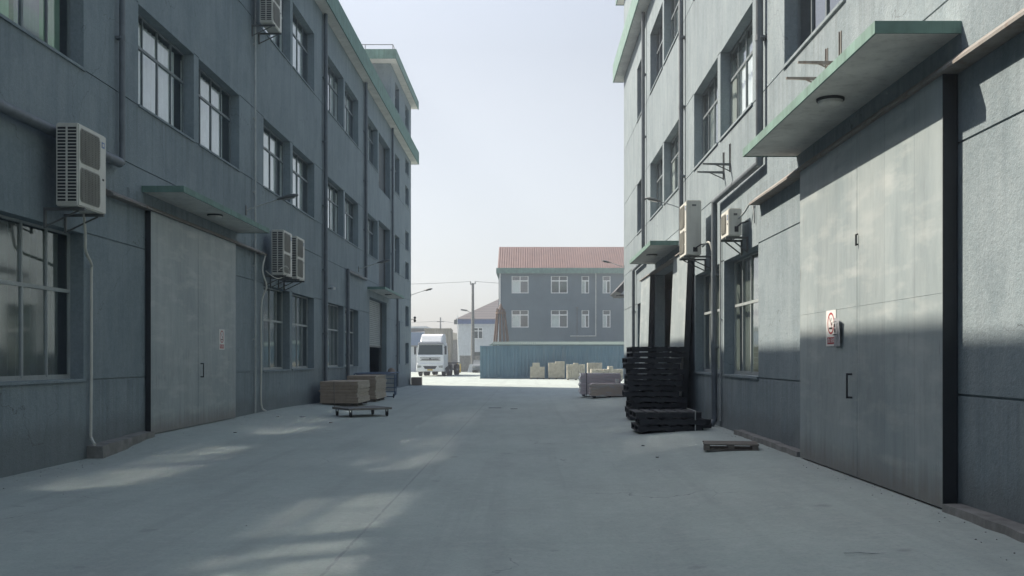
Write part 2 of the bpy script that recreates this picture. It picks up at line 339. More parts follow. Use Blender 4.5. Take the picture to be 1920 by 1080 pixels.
def tag(o, label=None, cat=None, group=None, kind=None):
    if label: o['label'] = label
    if cat: o['category'] = cat
    if group: o['group'] = group
    if kind: o['kind'] = kind
    return o
def thing(name, label, cat, loc=(0, 0, 0), rz=0, group=None):
    o = bpy.data.objects.new(name, None); C.objects.link(o); o.empty_display_size = 0.2
    o.location = loc; o.rotation_euler = (0, 0, rz)
    return tag(o, label, cat, group)
def dup(o, parent=None):
    c = o.copy(); C.objects.link(c)
    if parent: c.parent = parent
    for ch in [x for x in bpy.data.objects if x.parent == o]: dup(ch, c)
    return c
def dup_at(o, loc, rz, label):
    c = dup(o); c.location = loc; c.rotation_euler = (0, 0, rz); c['label'] = label; return c
def L_(d, Y, Z): return (XL + d, Y, Z)   # d = distance out of the wall into the street
def R_(d, Y, Z): return (XR - d, Y, Z)

# ------------------------------------------------------------------ ground
def sst(a, b, x):
    u = max(0, min(1, (x - a) / (b - a))); return u * u * (3 - 2 * u)
def gz(X, Y):
    h = 0.17 * sst(0.8, 3.7, X) * (1 - sst(40, 52, Y))
    h += 0.185 * sst(5.2, 7.0, -X) * sst(15.6, 18.3, Y) * (1 - sst(27, 40, Y))
    return h
def rng(a, b, s): 
    n = max(1, round((b - a) / s)); return [a + (b - a) * i / n for i in range(n + 1)]
xs = [-900, -300, -100, -40, -21] + rng(-14, -7.5, 1.5) + rng(-7.2, 4.2, 0.19)[0:] + rng(5, 14, 3) + [30, 80, 300, 900]
ys = [-200, -60, -25, -12] + rng(-5, 45, 0.25) + rng(46, 62, 1.0) + [70, 85, 110, 150, 220, 400, 900, 2400]
g = MB(); g.add([(x, y, gz(x, y)) for y in ys for x in xs], [(j * len(xs) + i, j * len(xs) + i + 1, (j + 1) * len(xs) + i + 1, (j + 1) * len(xs) + i) for j in range(len(ys) - 1) for i in range(len(xs) - 1)])
tag(g.build('ground', 'concrete', smooth=True), kind='structure')

# ------------------------------------------------------------------ factory buildings
def relief(mb, y0, y1, z0, z1, holes, grooves_z, grooves_y):
    """wall face with openings and scored joints: every cell of the grid gets its own depth"""
    gw = 0.011
    ysb = {y0, y1}; zsb = {z0, z1}
    for h in holes: ysb |= {h[0], h[1]}; zsb |= {h[2], h[3]}
    for gzv in grooves_z: zsb |= {gzv[0] - gw, gzv[0] + gw}; ysb |= {gzv[1], gzv[2]}
    for gy in grooves_y: ysb |= {gy[0] - gw, gy[0] + gw}; zsb |= {gy[1], gy[2]}
    Ys = sorted(v for v in ysb if y0 <= v <= y1); Zs = sorted(v for v in zsb if z0 <= v <= z1)
    def dep(y, z):
        for h in holes:
            if h[0] < y < h[1] and h[2] < z < h[3]: return (h[4] if len(h) > 4 else 0.25, True)
        for q in grooves_z:
            if abs(z - q[0]) < gw and q[1] < y < q[2]: return (0.02, False)
        for q in grooves_y:
            if abs(y - q[0]) < gw and q[1] < z < q[2]: return (0.02, False)
        return (0.0, False)
    D = [[dep((Ys[i] + Ys[i + 1]) / 2, (Zs[j] + Zs[j + 1]) / 2) for j in range(len(Zs) - 1)] for i in range(len(Ys) - 1)]
    for i in range(len(Ys) - 1):
        for j in range(len(Zs) - 1):
            d, hole = D[i][j]; a, b, c, e = Ys[i], Ys[i + 1], Zs[j], Zs[j + 1]
            if not hole: mb.quad((-d, a, c), (-d, b, c), (-d, b, e), (-d, a, e))
            if i + 1 < len(Ys) - 1:
                d2 = D[i + 1][j][0]
                if abs(d - d2) > 1e-6: mb.quad((-d, b, c), (-d2, b, c), (-d2, b, e), (-d, b, e))
            if j + 1 < len(Zs) - 1:
                d2 = D[i][j + 1][0]
                if abs(d - d2) > 1e-6: mb.quad((-d, a, e), (-d, b, e), (-d2, b, e), (-d2, a, e))

def window(fn, root, y0, y1, z0, z1, cols=4, tr=0.66, depth=0.25, curtain=None, slide=None, sash=True):
    """> frame, sill, curtain; the glass itself is the window mesh"""
    g_ = MB(fn); fr_ = MB(fn); d0 = -depth + 0.03
    cw = (y1 - y0) / cols; zt = z0 + (z1 - z0) * tr; fw = 0.035
    for i in range(cols):
        a, b = y0 + i * cw, y0 + (i + 1) * cw
        for k, (c, e) in enumerate(((z0, zt), (zt, z1))):
            off = 0.0 if (i % 2 == 0 or k) else 0.022
            tl = random.uniform(-0.004, 0.004); tl2 = random.uniform(-0.004, 0.004)
            if slide is not None and i == slide and k == 0: continue
            q = d0 - 0.02 + off * 0.5
            g_.quad((q + tl, a + 0.02, c + 0.02), (q - tl, b - 0.02, c + 0.02), (q - tl + tl2, b - 0.02, e - 0.02), (q + tl + tl2, a + 0.02, e - 0.02))
    fr_.box(d0 - 0.03, d0 + 0.012, y0, y0 + fw, z0, z1); fr_.box(d0 - 0.03, d0 + 0.012, y1 - fw, y1, z0, z1)
    fr_.box(d0 - 0.03, d0 + 0.012, y0 + fw, y1 - fw, z0, z0 + fw); fr_.box(d0 - 0.03, d0 + 0.012, y0 + fw, y1 - fw, z1 - fw, z1)
    fr_.box(d0 - 0.028, d0 + 0.018, y0 + fw, y1 - fw, zt - 0.027, zt + 0.027)
    for i in range(1, cols):
        hw = 0.026 if i == cols // 2 else 0.017
        fr_.box(d0 - 0.026, d0 + (0.014 if i == cols // 2 else 0.008), y0 + i * cw - hw, y0 + i * cw + hw, z0 + fw, zt - 0.03)
        fr_.box(d0 - 0.026, d0 + 0.008, y0 + i * cw - 0.015, y0 + i * cw + 0.015, zt + 0.03, z1 - fw)
    if sash:
        for i in range(cols):
            fr_.box(d0 - 0.02, d0 + 0.005, y0 + i * cw + 0.03, y0 + (i + 1) * cw - 0.03, z0 + fw, z0 + fw + 0.035)
    W = g_.build('window', 'glass', root); fr_.build('frame', 'frame_dark' if curtain != 'ground' else 'frame_grey', W)
    s = MB(fn); s.box(-depth, 0.03, y0 - 0.02, y1 + 0.02, z0 - 0.045, z0 - 0.002); s.build('sill', 'plaster', W)
    if curtain:
        for part, (ua, ub) in curtain_spec(curtain):
            c_ = MB(fn); n = 14; ya, yb = y0 + (y1 - y0) * ua, y0 + (y1 - y0) * ub
            vs = []
            for i in range(n * 2 + 1):
                yy = ya + (yb - ya) * i / (2 * n); dd = -depth - 0.14 + 0.018 * (1 if i % 2 else -1) + random.uniform(-.006, .006)
                vs += [(dd, yy, z0 + 0.02), (dd, yy, z1 - 0.02)]
            c_.add(vs, [(2 * i, 2 * i + 2, 2 * i + 3, 2 * i + 1) for i in range(2 * n)])
            c_.build('curtain', part, W)
    return W
def curtain_spec(k):
    return {'full': [('curtain', (0.02, 0.98))], 'part': [('curtain', (0.0, 0.62)), ('curtain', (0.75, 1.0))], 'none': [], 'ground': [('blind', (0.0, 1.0))],
            'green': [('curtain_green', (0.0, 0.50)), ('curtain_violet', (0.55, 0.78)), ('curtain_green', (0.8, 1.0))]}[k]

def downpipe(fn, root, pts, r=0.055, mat='pipe', name='downpipe', clips=True):
    p = MB(fn); p.tube(pts, r, 12)
    if clips:
        for a, b in zip(pts, pts[1:]):
            a, b = Vector(a), Vector(b); ln = (b - a).length; n = int(ln / 2.2); dr = (b - a).normalized()
            for i in range(1, n + 1):
                c = a + dr * (i * ln / (n + 1)); p.tube([c - dr * 0.05, c + dr * 0.05], r * 1.1, 12)
                if abs(dr.z) > 0.5: p.box(-0.01, c.x, c.y - r * 1.5, c.y + r * 1.5, c.z - 0.02, c.z + 0.02)
    return p.build(name, mat, root, smooth=True)

def canopy(fn, root, y0, y1, out=0.80, z=4.635, th=0.115):
    c = MB(fn); c.box(0, out - 0.02, y0 + 0.02, y1 - 0.02, z + 0.012, z + th - 0.005); o = c.build('canopy', 'soffit', root)
    f_ = MB(fn)
    f_.box(out - 0.02, out, y0, y1, z, z + th); f_.box(0, out - 0.02, y0, y0 + 0.02, z, z + th); f_.box(0, out - 0.02, y1 - 0.02, y1, z, z + th)
    f_.build('fascia', 'fascia_green', o); return o

def leaf(fn, root, y0, y1, z0, z1, d=0.13, th=0.06, handle=None, label=None, mat='door_paint', lean=0.0, skew=0.0):
    """a sliding steel door leaf; lean = how far its foot hangs out from the wall"""
    m = MB(fn)
    def q(dd, y, z):
        u = (z1 - z) / (z1 - z0); return (dd + lean * u, y + skew * u, z)
    ny = 8; nz = 10
    import itertools
    P8 = [q(d - th, y0, z0), q(d, y0, z0), q(d, y1, z0), q(d - th, y1, z0), q(d - th, y0, z1), q(d, y0, z1), q(d, y1, z1), q(d - th, y1, z1)]
    m.hexa(P8); o = m.build('door', mat, root)
    e = MB(fn)
    for (a, b) in ((y0 - 0.012, y0),):
        e.hexa([q(0.012, a, z0 + 0.01), q(d + 0.006, a, z0 + 0.01), q(d + 0.006, b, z0 + 0.01), q(0.012, b, z0 + 0.01), q(0.012, a, z1), q(d + 0.006, a, z1), q(d + 0.006, b, z1), q(0.012, b, z1)])
    zz = z0 + 2.55
    if label: o['label'] = label
    if handle:
        h = MB(fn); hy, hz = handle; x = d + 0.06
        h.tube([(d - 0.005, hy, hz - 0.14), (x, hy, hz - 0.14), (x, hy, hz + 0.14), (d - 0.005, hy, hz + 0.14)], 0.012, 8)
        h.build('handle', 'dark', o)
    return o, e

def factory(fn, side, name, label, y_end, piers, doors):
    sgn = 1 if side == 'L' else -1
    X0 = XL if side == 'L' else XR
    root = thing('factory_building', label, 'building', (X0, 20, 0), group='grey factory buildings facing each other across the yard')
    return root
EAVE = 13.43; TOPF = 14.17
F2 = (6.2, 8.02); F3 = (10.35, 12.3); G1 = (1.28, 3.58)
OFF = ((0.95, 3.92), (4.22, 7.2))

def common(fn, root, y_start, y_end, wins, extra_holes, gz_lines, gy_lines):
    holes = [w_[:4] for w_ in wins] + extra_holes
    m = MB(fn); relief(m, y_start, y_end, -0.4, EAVE + 0.2, holes, gz_lines, gy_lines)
    # gable ends, rear wall
    m.quad((0, y_end, -0.4), (-14, y_end, -0.4), (-14, y_end, EAVE + 0.2), (0, y_end, EAVE + 0.2))
    m.quad((0, y_start, -0.4), (-14, y_start, -0.4), (-14, y_start, EAVE + 0.2), (0, y_start, EAVE + 0.2))
    m.quad((-14, y_start, -0.4), (-14, y_end, -0.4), (-14, y_end, EAVE + 0.2), (-14, y_start, EAVE + 0.2))
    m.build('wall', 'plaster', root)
    i_ = MB(fn); i_.box(-6.2, -6.0, y_start + .1, y_end - .1, -0.3, EAVE)
    for z in (0.12, 4.75, 9.0): i_.box(-6.0, -0.36, y_start + .1, y_end - .1, z - 0.25, z)
    i_.box(-6.0, -0.36, y_start + .1, y_end - .1, EAVE - .1, EAVE + .1)
    i_.build('interior', 'interior', root)
    r_ = MB(fn); r_.box(-14.3, 0.36, y_start - 0.7, y_end + 0.75, EAVE + 0.012, TOPF - 0.04); r_.build('roof', 'soffit', root)
    f_ = MB(fn)
    f_.box(0.36, 0.40, y_start - 0.74, y_end + 0.79, EAVE, TOPF); f_.box(-14.3, 0.36, y_end + 0.75, y_end + 0.79, EAVE, TOPF)
    f_.box(-14.3, 0.36, y_start - 0.74, y_start - 0.70, EAVE, TOPF)
    f_.build('fascia', 'fascia_green', root)

# ---- left building
PL = [-17.0, -8.45, 0.0, 8.45, 16.9, 25.35, 33.8, 42.25, 50.7]
yeL = 59.45
rootL = thing('factory_building', 'long shaded grey factory on the left with a stair tower at its far end', 'building', (XL, 21, 0), group='grey factory buildings facing each other across the yard')
wl = []
cur = ['full', 'full', 'full', 'part', 'full', 'full']
k = 0
for pi, p in enumerate(PL[:7]):
    for fl, (a, b) in enumerate((F2, F3)):
        for (u, v_) in OFF:
            k += 1
            wl.append((p + u, p + v_, a, b, 'green' if (p == 8.45 and fl == 0) else cur[(k * 5 + pi) % 6]))
for a, b in (F2, F3): wl.append((43.2, 46.3, a, b, 'full'))
for p in PL[:4]: wl += [(p + u, p + v_, *G1, 'ground') for u, v_ in OFF]
wl += [(26.3, 29.2, *G1, 'ground'), (29.5, 32.5, *G1, 'ground'), (34.75, 37.72, *G1, 'ground'), (38.02, 41.0, *G1, 'ground')]
small = [(52.35, 54.1, 10.48, 12.5), (52.35, 54.1, 6.2, 8.2), (56.7, 58.3, 12.3, 13.15), (56.7, 58.3, 10.5, 11.6), (56.7, 58.3, 7.9, 9.0),
         (56.7, 58.3, 6.2, 7.2), (56.7, 58.3, 3.47, 4.65), (56.7, 58.3, 1.3, 2.5), (53.6, 54.3, 1.3, 3.65)]
gyl = [(25.12, -0.4, EAVE)]
piersL = [(-99, -16)] 
def segs(z, wins, extra, y0, y1):        # a joint runs along the wall wherever no opening cuts it
    cuts = sorted((w_[0], w_[1]) for w_ in list(wins) + list(extra) if w_[2] - 0.02 <= z <= w_[3] + 0.02)
    out = []; y = y0
    for a, b in cuts:
        if a > y: out.append((z, y, a))
        y = max(y, b)
    if y < y1: out.append((z, y, y1))
    return out
extraL = [(46.6, 50.4, 9.7, 12.3, 0.35), (46.6, 50.4, 4.9, 8.15, 0.35), (43.9, 49.2, -0.4, 4.35, 0.40)] + [s + (0.22,) for s in small]
gl = []
for z in (1.26, 3.60, 5.05, 6.18, 8.04, 10.33): gl += segs(z, wl + small, extraL + [(18.4, 23.8, 0, 4.4)], -17, yeL)
common(L_, rootL, -17, yeL, wl, extraL, gl, gyl)
for w_ in wl: window(L_, rootL, w_[0], w_[1], w_[2], w_[3], curtain=w_[4], tr=0.66 if w_[4] != 'ground' else 0.60)
for s in small: window(L_, rootL, *s, cols=2, depth=0.22, curtain='none', sash=False)
for (a, b, c, e) in ((46.6, 50.4, 9.7, 12.3), (46.6, 50.4, 4.9, 8.15), (43.9, 49.2, 2.2, 4.35)):
    m = MB(L_); n = int((e - c) / 0.09)
    for i in range(n): z = c + i * (e - c) / n; m.prism([(-0.33, z), (-0.30, z + 0.02), (-0.30, z + 0.07), (-0.33, z + 0.09)], a + 0.04, b - 0.04, axis=1)
    o = m.build('roller_shutter', 'frame_grey' if c < 4 else 'pipe', rootL)
    q = MB(L_); q.box(-0.35, -0.24, a, a + 0.04, c if c > 4 else 0, e); q.box(-0.35, -0.24, b - 0.04, b, c if c > 4 else 0, e); q.box(-0.34, -0.26, a + 0.04, b - 0.04, c - 0.07, c); q.build('guide_rail', 'steel', o)
# sliding door
h1, e1 = leaf(L_, rootL, 18.17, 20.79, 0.20, 4.36, d=0.10, label='camera-side leaf of the closed sliding door')
e1.build('door_edge', 'dark', h1)
h2, e2 = leaf(L_, rootL, 20.803, 23.46, 0.20, 4.36, d=0.10, handle=(20.95, 1.35), label='far leaf of the closed sliding door')
m = MB(L_); m.prism([(0.0, 4.32), (0.16, 4.32), (0.16, 4.35), (0.03, 4.43), (0.0, 4.43)], 16.4, 26.1); m.build('door_rail', 'rusty', rootL)
canopy(L_, rootL, 18.0, 23.95, out=0.77)
canopy(L_, rootL, 43.3, 50.2, out=0.77)
D = 0.10
downpipe(L_, rootL, [(D, 16.9, EAVE), (D, 16.9, 4.97), (D, 16.3, 4.97)], 0.05)
downpipe(L_, rootL, [(0.12, 16.75, 4.92), (0.12, 3.0, 4.92)], 0.08)
downpipe(L_, rootL, [(0.06, 25.3, EAVE), (0.06, 25.3, 0.2)], 0.022, 'pipe_light', 'conduit')
downpipe(L_, rootL, [(D, 33.9, EAVE), (D, 33.9, 0.25), (D + .14, 33.9, 0.12)], 0.07)
downpipe(L_, rootL, [(D, 42.35, EAVE), (D, 42.35, 5.0), (D, 38.12, 5.0), (D, 38.12, 0.1)], 0.07)
downpipe(L_, rootL, [(D, 50.7, EAVE), (D, 50.7, 4.8)], 0.06)
downpipe(L_, rootL, [(D, 52.6, 5.0), (D, 52.6, 0.1)], 0.06)
# stair tower
ty0 = 50.7
m = MB(L_); tw = [(52.35, 54.0, 14.9, 16.3, 0.2), (56.7, 58.3, 15.0, 16.25, 0.2)]
relief(m, ty0, yeL, TOPF - 0.3, 16.95, tw, [], [])
m.quad((0, ty0, TOPF - .3), (-7, ty0, TOPF - .3), (-7, ty0, 16.95), (0, ty0, 16.95)); m.quad((0, yeL, TOPF - .3), (-7, yeL, TOPF - .3), (-7, yeL, 16.95), (0, yeL, 16.95))
m.quad((-7, ty0, TOPF - .3), (-7, yeL, TOPF - .3), (-7, yeL, 16.95), (-7, ty0, 16.95))
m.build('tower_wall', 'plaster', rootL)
for s in tw: window(L_, rootL, *s[:4], cols=2, depth=0.2, curtain='none', sash=False)
m = MB(L_); m.box(-7.6, 0.36, ty0 - 0.85, yeL + 0.6, 16.76, 17.2); o = m.build('tower_roof', 'soffit', rootL)
m = MB(L_); m.box(0.36, 0.40, ty0 - 0.89, yeL + 0.64, 16.74, 17.22); m.box(-7.6, 0.36, ty0 - 0.89, ty0 - 0.85, 16.74, 17.22); m.build('fascia', 'fascia_green', o)
m = MB(L_)
for yy in (ty0 - 0.7, yeL + 0.4): m.tube([(0.2, yy, 17.5), (-5, yy, 17.5)], 0.02, 6)
m.tube([(0.2, ty0 - 0.7, 17.5), (0.2, yeL + 0.4, 17.5)], 0.02, 6)
for x in (0.2, -1.2, -2.6, -4.0): m.tube([(x, ty0 - 0.7, 17.2), (x, ty0 - 0.7, 17.5)], 0.018, 6)
for yy in rng(ty0 - 0.7, yeL + .4, 2): m.tube([(0.2, yy, 17.2), (0.2, yy, 17.5)], 0.018, 6)
m.build('railing', 'steel', o)

# ---- right building
yeR = 41.55
rootR = thing('factory_building', 'grey factory on the right with sunlit upper walls and green canopies', 'building', (XR, 20, 0), group='grey factory buildings facing each other across the yard')
PR = [-17.0, -8.5, -0.1, 8.35, 16.8, 25.4]
wr = []
for pi, p in enumerate(PR):
    for fl, (a, b) in enumerate((F2, F3)):
        for (u, v_) in OFF:
            k += 1; wr.append((p + u, p + v_, a, b, ['full', 'none', 'part', 'full'][(k * 3 + pi) % 4]))
for a, b in (F2, F3): wr.append((34.6, 36.5, a, b, 'none'))
for p in PR[:3]: wr += [(p + u, p + v_, *G1, 'ground') for u, v_ in OFF]
wr += [(17.3, 20.33, 1.28, 3.60, 'ground'), (20.68, 23.85, 1.28, 3.60, 'ground'), (34.6, 36.4, 1.28, 3.6, 'ground')]
extraR = [(26.5, 31.4, -0.4, 4.25, 0.32)]
gr = []
for z in (1.26, 3.62, 5.05, 6.18, 8.04, 10.33): gr += segs(z, wr, extraR + [(9.3, 14.1, 0, 4.5)], -17, yeR)
common(R_, rootR, -17, yeR, wr, extraR, gr, [(25.05, 4.8, EAVE)])
for w_ in wr: window(R_, rootR, w_[0], w_[1], w_[2], w_[3], curtain=w_[4], tr=0.66 if w_[4] != 'ground' else 0.60, cols=2 if w_[0] > 34 else 4)
h1, e1 = leaf(R_, rootR, 9.27, 11.69, 0.19, 4.30, d=0.14, label='camera-side leaf of the closed door, chipped along its bottom edge')
e1.build('door_edge', 'dark', h1)
h2, e2 = leaf(R_, rootR, 11.702, 14.15, 0.19, 4.30, d=0.14, handle=(11.88, 1.27), label='far leaf of the closed door, with the notice on it')
# horizontal sheet seam and lock plates on the right door
for o, (a, b) in ((h1, (9.3, 11.66)), (h2, (11.74, 14.12))):
    m = MB(R_); m.box(0.139, 0.1425, a, b, 2.218, 2.223); m.build('sheet_seam', 'door_paint', o)
m = MB(R_); m.tube([(0.14, 11.66, 2.95), (0.165, 11.66, 2.94), (0.165, 11.66, 3.06), (0.14, 11.66, 3.07)], 0.01, 6); m.build('lock_loop', 'dark', h1)
h3, e3 = leaf(R_, rootR, 24.0, 26.45, 0.16, 4.28, d=0.14, lean=0.17, label='open door leaf slid towards the camera, its foot swung out')
e3.build('door_edge', 'dark', h3)
h4, e4 = leaf(R_, rootR, 31.45, 33.95, 0.14, 4.28, d=0.14, lean=0.12, label='open door leaf slid away from the camera')
e4.build('door_edge', 'dark', h4)
m = MB(R_); m.prism([(0.0, 4.27), (0.19, 4.27), (0.19, 4.30), (0.05, 4.42), (0.0, 4.42)], -3, 17.2); m.build('door_rail', 'rusty', rootR)
m = MB(R_); m.prism([(0.0, 4.27), (0.19, 4.27), (0.19, 4.30), (0.04, 4.40), (0.0, 4.40)], 24.0, 34.2); m.build('door_rail', 'rusty', rootR)
canopy(R_, rootR, 9.19, 14.85, out=0.81, z=4.63); canopy(R_, rootR, 26.1, 31.4, out=0.81, z=4.60)
downpipe(R_, rootR, [(D, 16.8, EAVE), (D, 16.8, 4.93), (D + .02, 20.76, 4.9), (D + .02, 20.76, 0.3), (D + 0.1, 20.7, 0.2)], 0.065)
downpipe(R_, rootR, [(D, 25.4, EAVE), (D, 25.4, 4.5)], 0.06)
downpipe(R_, rootR, [(D, 33.75, EAVE), (D, 33.75, 4.93), (D, 36.9, 4.9), (D, 36.9, 0.2)], 0.06)
downpipe(R_, rootR, [(0.04, 20.52, 4.5), (0.04, 20.52, 0.3)], 0.016, 'pipe_light', 'conduit')
# lit inner partition seen through the open door
m = MB(R_); m.box(-2.6, -2.5, 26.2, 29.2, 0.1, 1.4); m.build('partition', 'white_wall', rootR)
# tower cap of the right building
m = MB(R_); m.box(-7, 0.0, 32.6, yeR, TOPF - .04, 16.7); m.build('tower_wall', 'plaster', rootR)
m = MB(R_); m.box(-7.5, 0.24, 32.2, yeR + 0.75, 16.76, 17.2); o = m.build('tower_roof', 'soffit', rootR)
m = MB(R_); m.box(0.24, 0.28, 32.16, yeR + 0.79, 16.74, 17.22); m.box(-7.5, 0.24, yeR + 0.75, yeR + .79, 16.74, 17.22); m.build('fascia', 'fascia_green', o)

# kerbs and drain edges at the foot of the walls
def kerb(fn, y0, y1, dw, h0, h1, seed):
    rnd = random.Random(seed); m = MB(fn); n = max(2, int((y1 - y0) / 0.3)); vs = []
    for i in range(n + 1):
        y = y0 + (y1 - y0) * i / n; u = i / n; h = h0 + (h1 - h0) * u + rnd.uniform(-.008, .008); o = dw + rnd.uniform(-.02, .02)
        base = -0.1
        vs += [(0.004, y, base), (o, y, base), (o - .015, y, h), (0.004, y, h + .005)]
    fs = [(4 * i + j, 4 * i + (j + 1) % 4, 4 * (i + 1) + (j + 1) % 4, 4 * (i + 1) + j) for i in range(n) for j in range(4)] + [(0, 1, 2, 3), (4 * n + 3, 4 * n + 2, 4 * n + 1, 4 * n)]
    m.add(vs, fs); return m
tag(kerb(L_, 15.75, 17.95, 0.26, 0.20, 0.27, 1).build('kerb', 'concrete_old'), kind='structure')
tag(kerb(R_, -4, 9.2, 0.20, 0.24, 0.24, 2).build('kerb', 'concrete_old'), kind='structure')
tag(kerb(R_, 14.3, 18.6, 0.16, 0.25, 0.25, 3).build('kerb', 'concrete_old'), kind='structure')

# ------------------------------------------------------------------ air conditioners
def make_ac(tall=True, L=0.94, Dp=0.33, H=1.2, label=''):
    """front towards local -y, hung on two arms; origin on the wall under the unit"""
    t_ = thing('air_conditioner', label, 'air conditioner', group='outdoor air conditioner units hung on the factory walls' )
    gap = 0.24 if tall else 0.14
    b = LB(); b.box(-L / 2, L / 2, -gap - Dp, -gap, 0, H); b.build('casing', 'ac_white', t_, bevel=0.018)
    fy = -gap - Dp; fans = 2 if tall else 1; pw = 0.24 * L if tall else 0.30 * L
    for i in range(fans):
        z0 = 0.07 + i * (H - 0.07) / fans; z1 = z0 + (H - 0.07) / fans - 0.06; x0 = -L / 2 + 0.05; x1 = L / 2 - pw
        g_ = LB(); c = 0.05
        g_.prism([(x0 + c, z0), (x1 - c, z0), (x1, z0 + c), (x1, z1 - c), (x1 - c, z1), (x0 + c, z1), (x0, z1 - c), (x0, z0 + c)], fy - 0.004, fy + 0.01)
        g_.build('grille_backing', 'ac_grille', t_)
        s = LB(); n = int((z1 - z0) / 0.026)
        for j in range(1, n):
            z = z0 + j * (z1 - z0) / n; ins = 0.02 if 2 < j < n - 2 else 0.045; s.box(x0 + ins, x1 - ins, fy - 0.02, fy - 0.012, z - 0.005, z + 0.005)
        for xx in rng(x0 + .05, x1 - .05, 0.12): s.box(xx - 0.004, xx + 0.004, fy - 0.0118, fy - 0.0042, z0 + .02, z1 - .02)
        s.build('fan_grille', 'ac_grille', t_)
    lv = LB(); lx = -L / 2; lv.box(lx - 0.004, lx + 0.01, fy + 0.03, -gap - 0.03, 0.06, H - 0.05); lv.build('vent_recess', 'dark', t_)
    s = LB(); n = int((H - 0.1) / 0.046); mid = (fy - gap) / 2
    for j in range(n + 1):
        z = 0.06 + j * (H - 0.115) / n; s.box(lx - 0.016, lx - 0.005, fy + 0.03, -gap - 0.03, z - 0.008, z + 0.006)
    s.box(lx - 0.018, lx - 0.004, mid - 0.012, mid + 0.012, 0.06, H - 0.05); s.build('side_louvre', 'ac_white', t_)
    vx = L / 2; v_ = LB(); v_.box(vx - 0.01, vx + 0.006, -gap - Dp * 0.55, -gap - Dp * 0.25, 0.07, 0.17); v_.tube([(vx, -gap - Dp * .4, .14), (vx + .05, -gap - Dp * .4, .15), (vx + .05, -gap - .02, .22), (vx + .03, -0.03, .26)], 0.014, 8)
    v_.build('valve_cover', 'dark', t_)
    v_ = LB(); v_.box(vx - 0.01, vx + 0.004, -gap - Dp * 0.62, -gap - Dp * 0.34, H - 0.13, H - 0.09); v_.build('side_badge', 'steel', t_)
    v_ = LB(); v_.box(L / 2 - pw * 0.72, L / 2 - pw * 0.28, fy - 0.004, fy + 0.004, H - 0.2, H - 0.11); o = v_.build('badge', 'badge_blue', t_)
    v_ = LB(); v_.box(L / 2 - pw * 0.62, L / 2 - pw * 0.4, fy - 0.006, fy - 0.0042, H - 0.175, H - 0.135); v_.build('badge_mark', 'ac_white', o)
    v_ = LB(); v_.box(L / 2 - pw * 0.6, L / 2 - pw * 0.38, fy - 0.004, fy + 0.004, H * .42, H * .42 + .03); v_.build('handhold', 'dark', t_)
    for sx in (-1, 1):
        k_ = LB(); x = sx * L * 0.34
        k_.box(x - 0.02, x + 0.02, fy - 0.03, 0, -0.045, -0.004); k_.box(x - 0.02, x + 0.02, -0.03, 0, -0.30, -0.045)
        k_.tube([(x, -0.02, -0.28), (x, fy + 0.06, -0.045)], 0.014, 6)
        k_.build('bracket', 'steel', t_)
    return t_
ac = make_ac(label='big two-fan air conditioner with dark side vents over the nearest left window')
ac.location = (XL, 14.69, 3.80); ac.rotation_euler = (0, 0, R(90))
acs = [ac,
       dup_at(ac, (XL, 26.65, 3.82), R(90), 'nearer air conditioner of the side-by-side pair on the shaded left wall'),
       dup_at(ac, (XL, 28.16, 3.84), R(90), 'farther air conditioner of the side-by-side pair on the shaded left wall'),
       dup_at(ac, (XL, 25.5, 10.12), R(90), 'air conditioner high on the left wall, by a third floor window'),
       dup_at(ac, (XR, 22.1, 3.87), R(-90), 'tall air conditioner beside the grey downpipe on the sunlit right wall')]
ac2 = make_ac(False, 0.72, 0.24, 0.50, 'small single-fan air conditioner above the right ground floor window')
ac2.location = (XR, 18.36, 3.84); ac2.rotation_euler = (0, 0, R(-90))
# hoses
def hose(name, fn, pts, r, mat, label, cat='hose', n=8, group=None):
    m = MB(fn); P_ = [Vector(p) for p in pts]; out = []
    for i in range(len(P_) - 1):
        p0, p1, p2, p3 = P_[max(i - 1, 0)], P_[i], P_[i + 1], P_[min(i + 2, len(P_) - 1)]
        for s_ in range(6):
            u = s_ / 6; out.append(0.5 * ((2 * p1) + (-p0 + p2) * u + (2 * p0 - 5 * p1 + 4 * p2 - p3) * u * u + (-p0 + 3 * p1 - 3 * p2 + p3) * u ** 3))
    out.append(P_[-1]); m.tube(out, r, n)
    base = fn(*pts[-1]); o = m.build(name, mat, smooth=True, loc=base); return tag(o, label, cat, group)
hose('drain_hose', L_, [(0.3, 15.0, 3.8), (0.3, 15.05, 3.45), (0.26, 15.15, 3.25), (0.08, 15.75, 3.1), (0.05, 15.82, 2.9), (0.05, 15.82, 1.5), (0.05, 15.80, 0.45), (0.07, 15.78, 0.32), (0.2, 15.6, 0.24)], 0.022, 'ac_white', 'white drain hose running down the left wall from the nearest air conditioner', 'hose')
hose('drain_hose', L_, [(0.14, 25.95, 4.3), (0.12, 25.75, 3.9), (0.2, 25.85, 3.5), (0.10, 25.9, 3.25), (0.05, 25.9, 2.9), (0.05, 25.9, 1.4), (0.05, 25.9, 0.4), (0.18, 25.9, 0.22)], 0.022, 'ac_white', 'white drain hose below the side-by-side air conditioners', 'hose')
hose('cable', L_, [(0.45, 26.14, 3.95), (0.62, 26.2, 4.05), (0.62, 26.5, 3.9), (0.4, 26.2, 3.72), (0.15, 25.95, 3.9)], 0.012, 'ac_white', 'loose white cable looped under the side-by-side air conditioners', 'cable')
hose('drain_hose', R_, [(0.22, 21.62, 4.05), (0.12, 21.3, 4.1), (0.05, 21.2, 3.7), (0.05, 21.0, 3.4), (0.05, 20.95, 3.1)], 0.02, 'ac_white', 'short pale hose under the tall air conditioner on the right wall', 'hose')
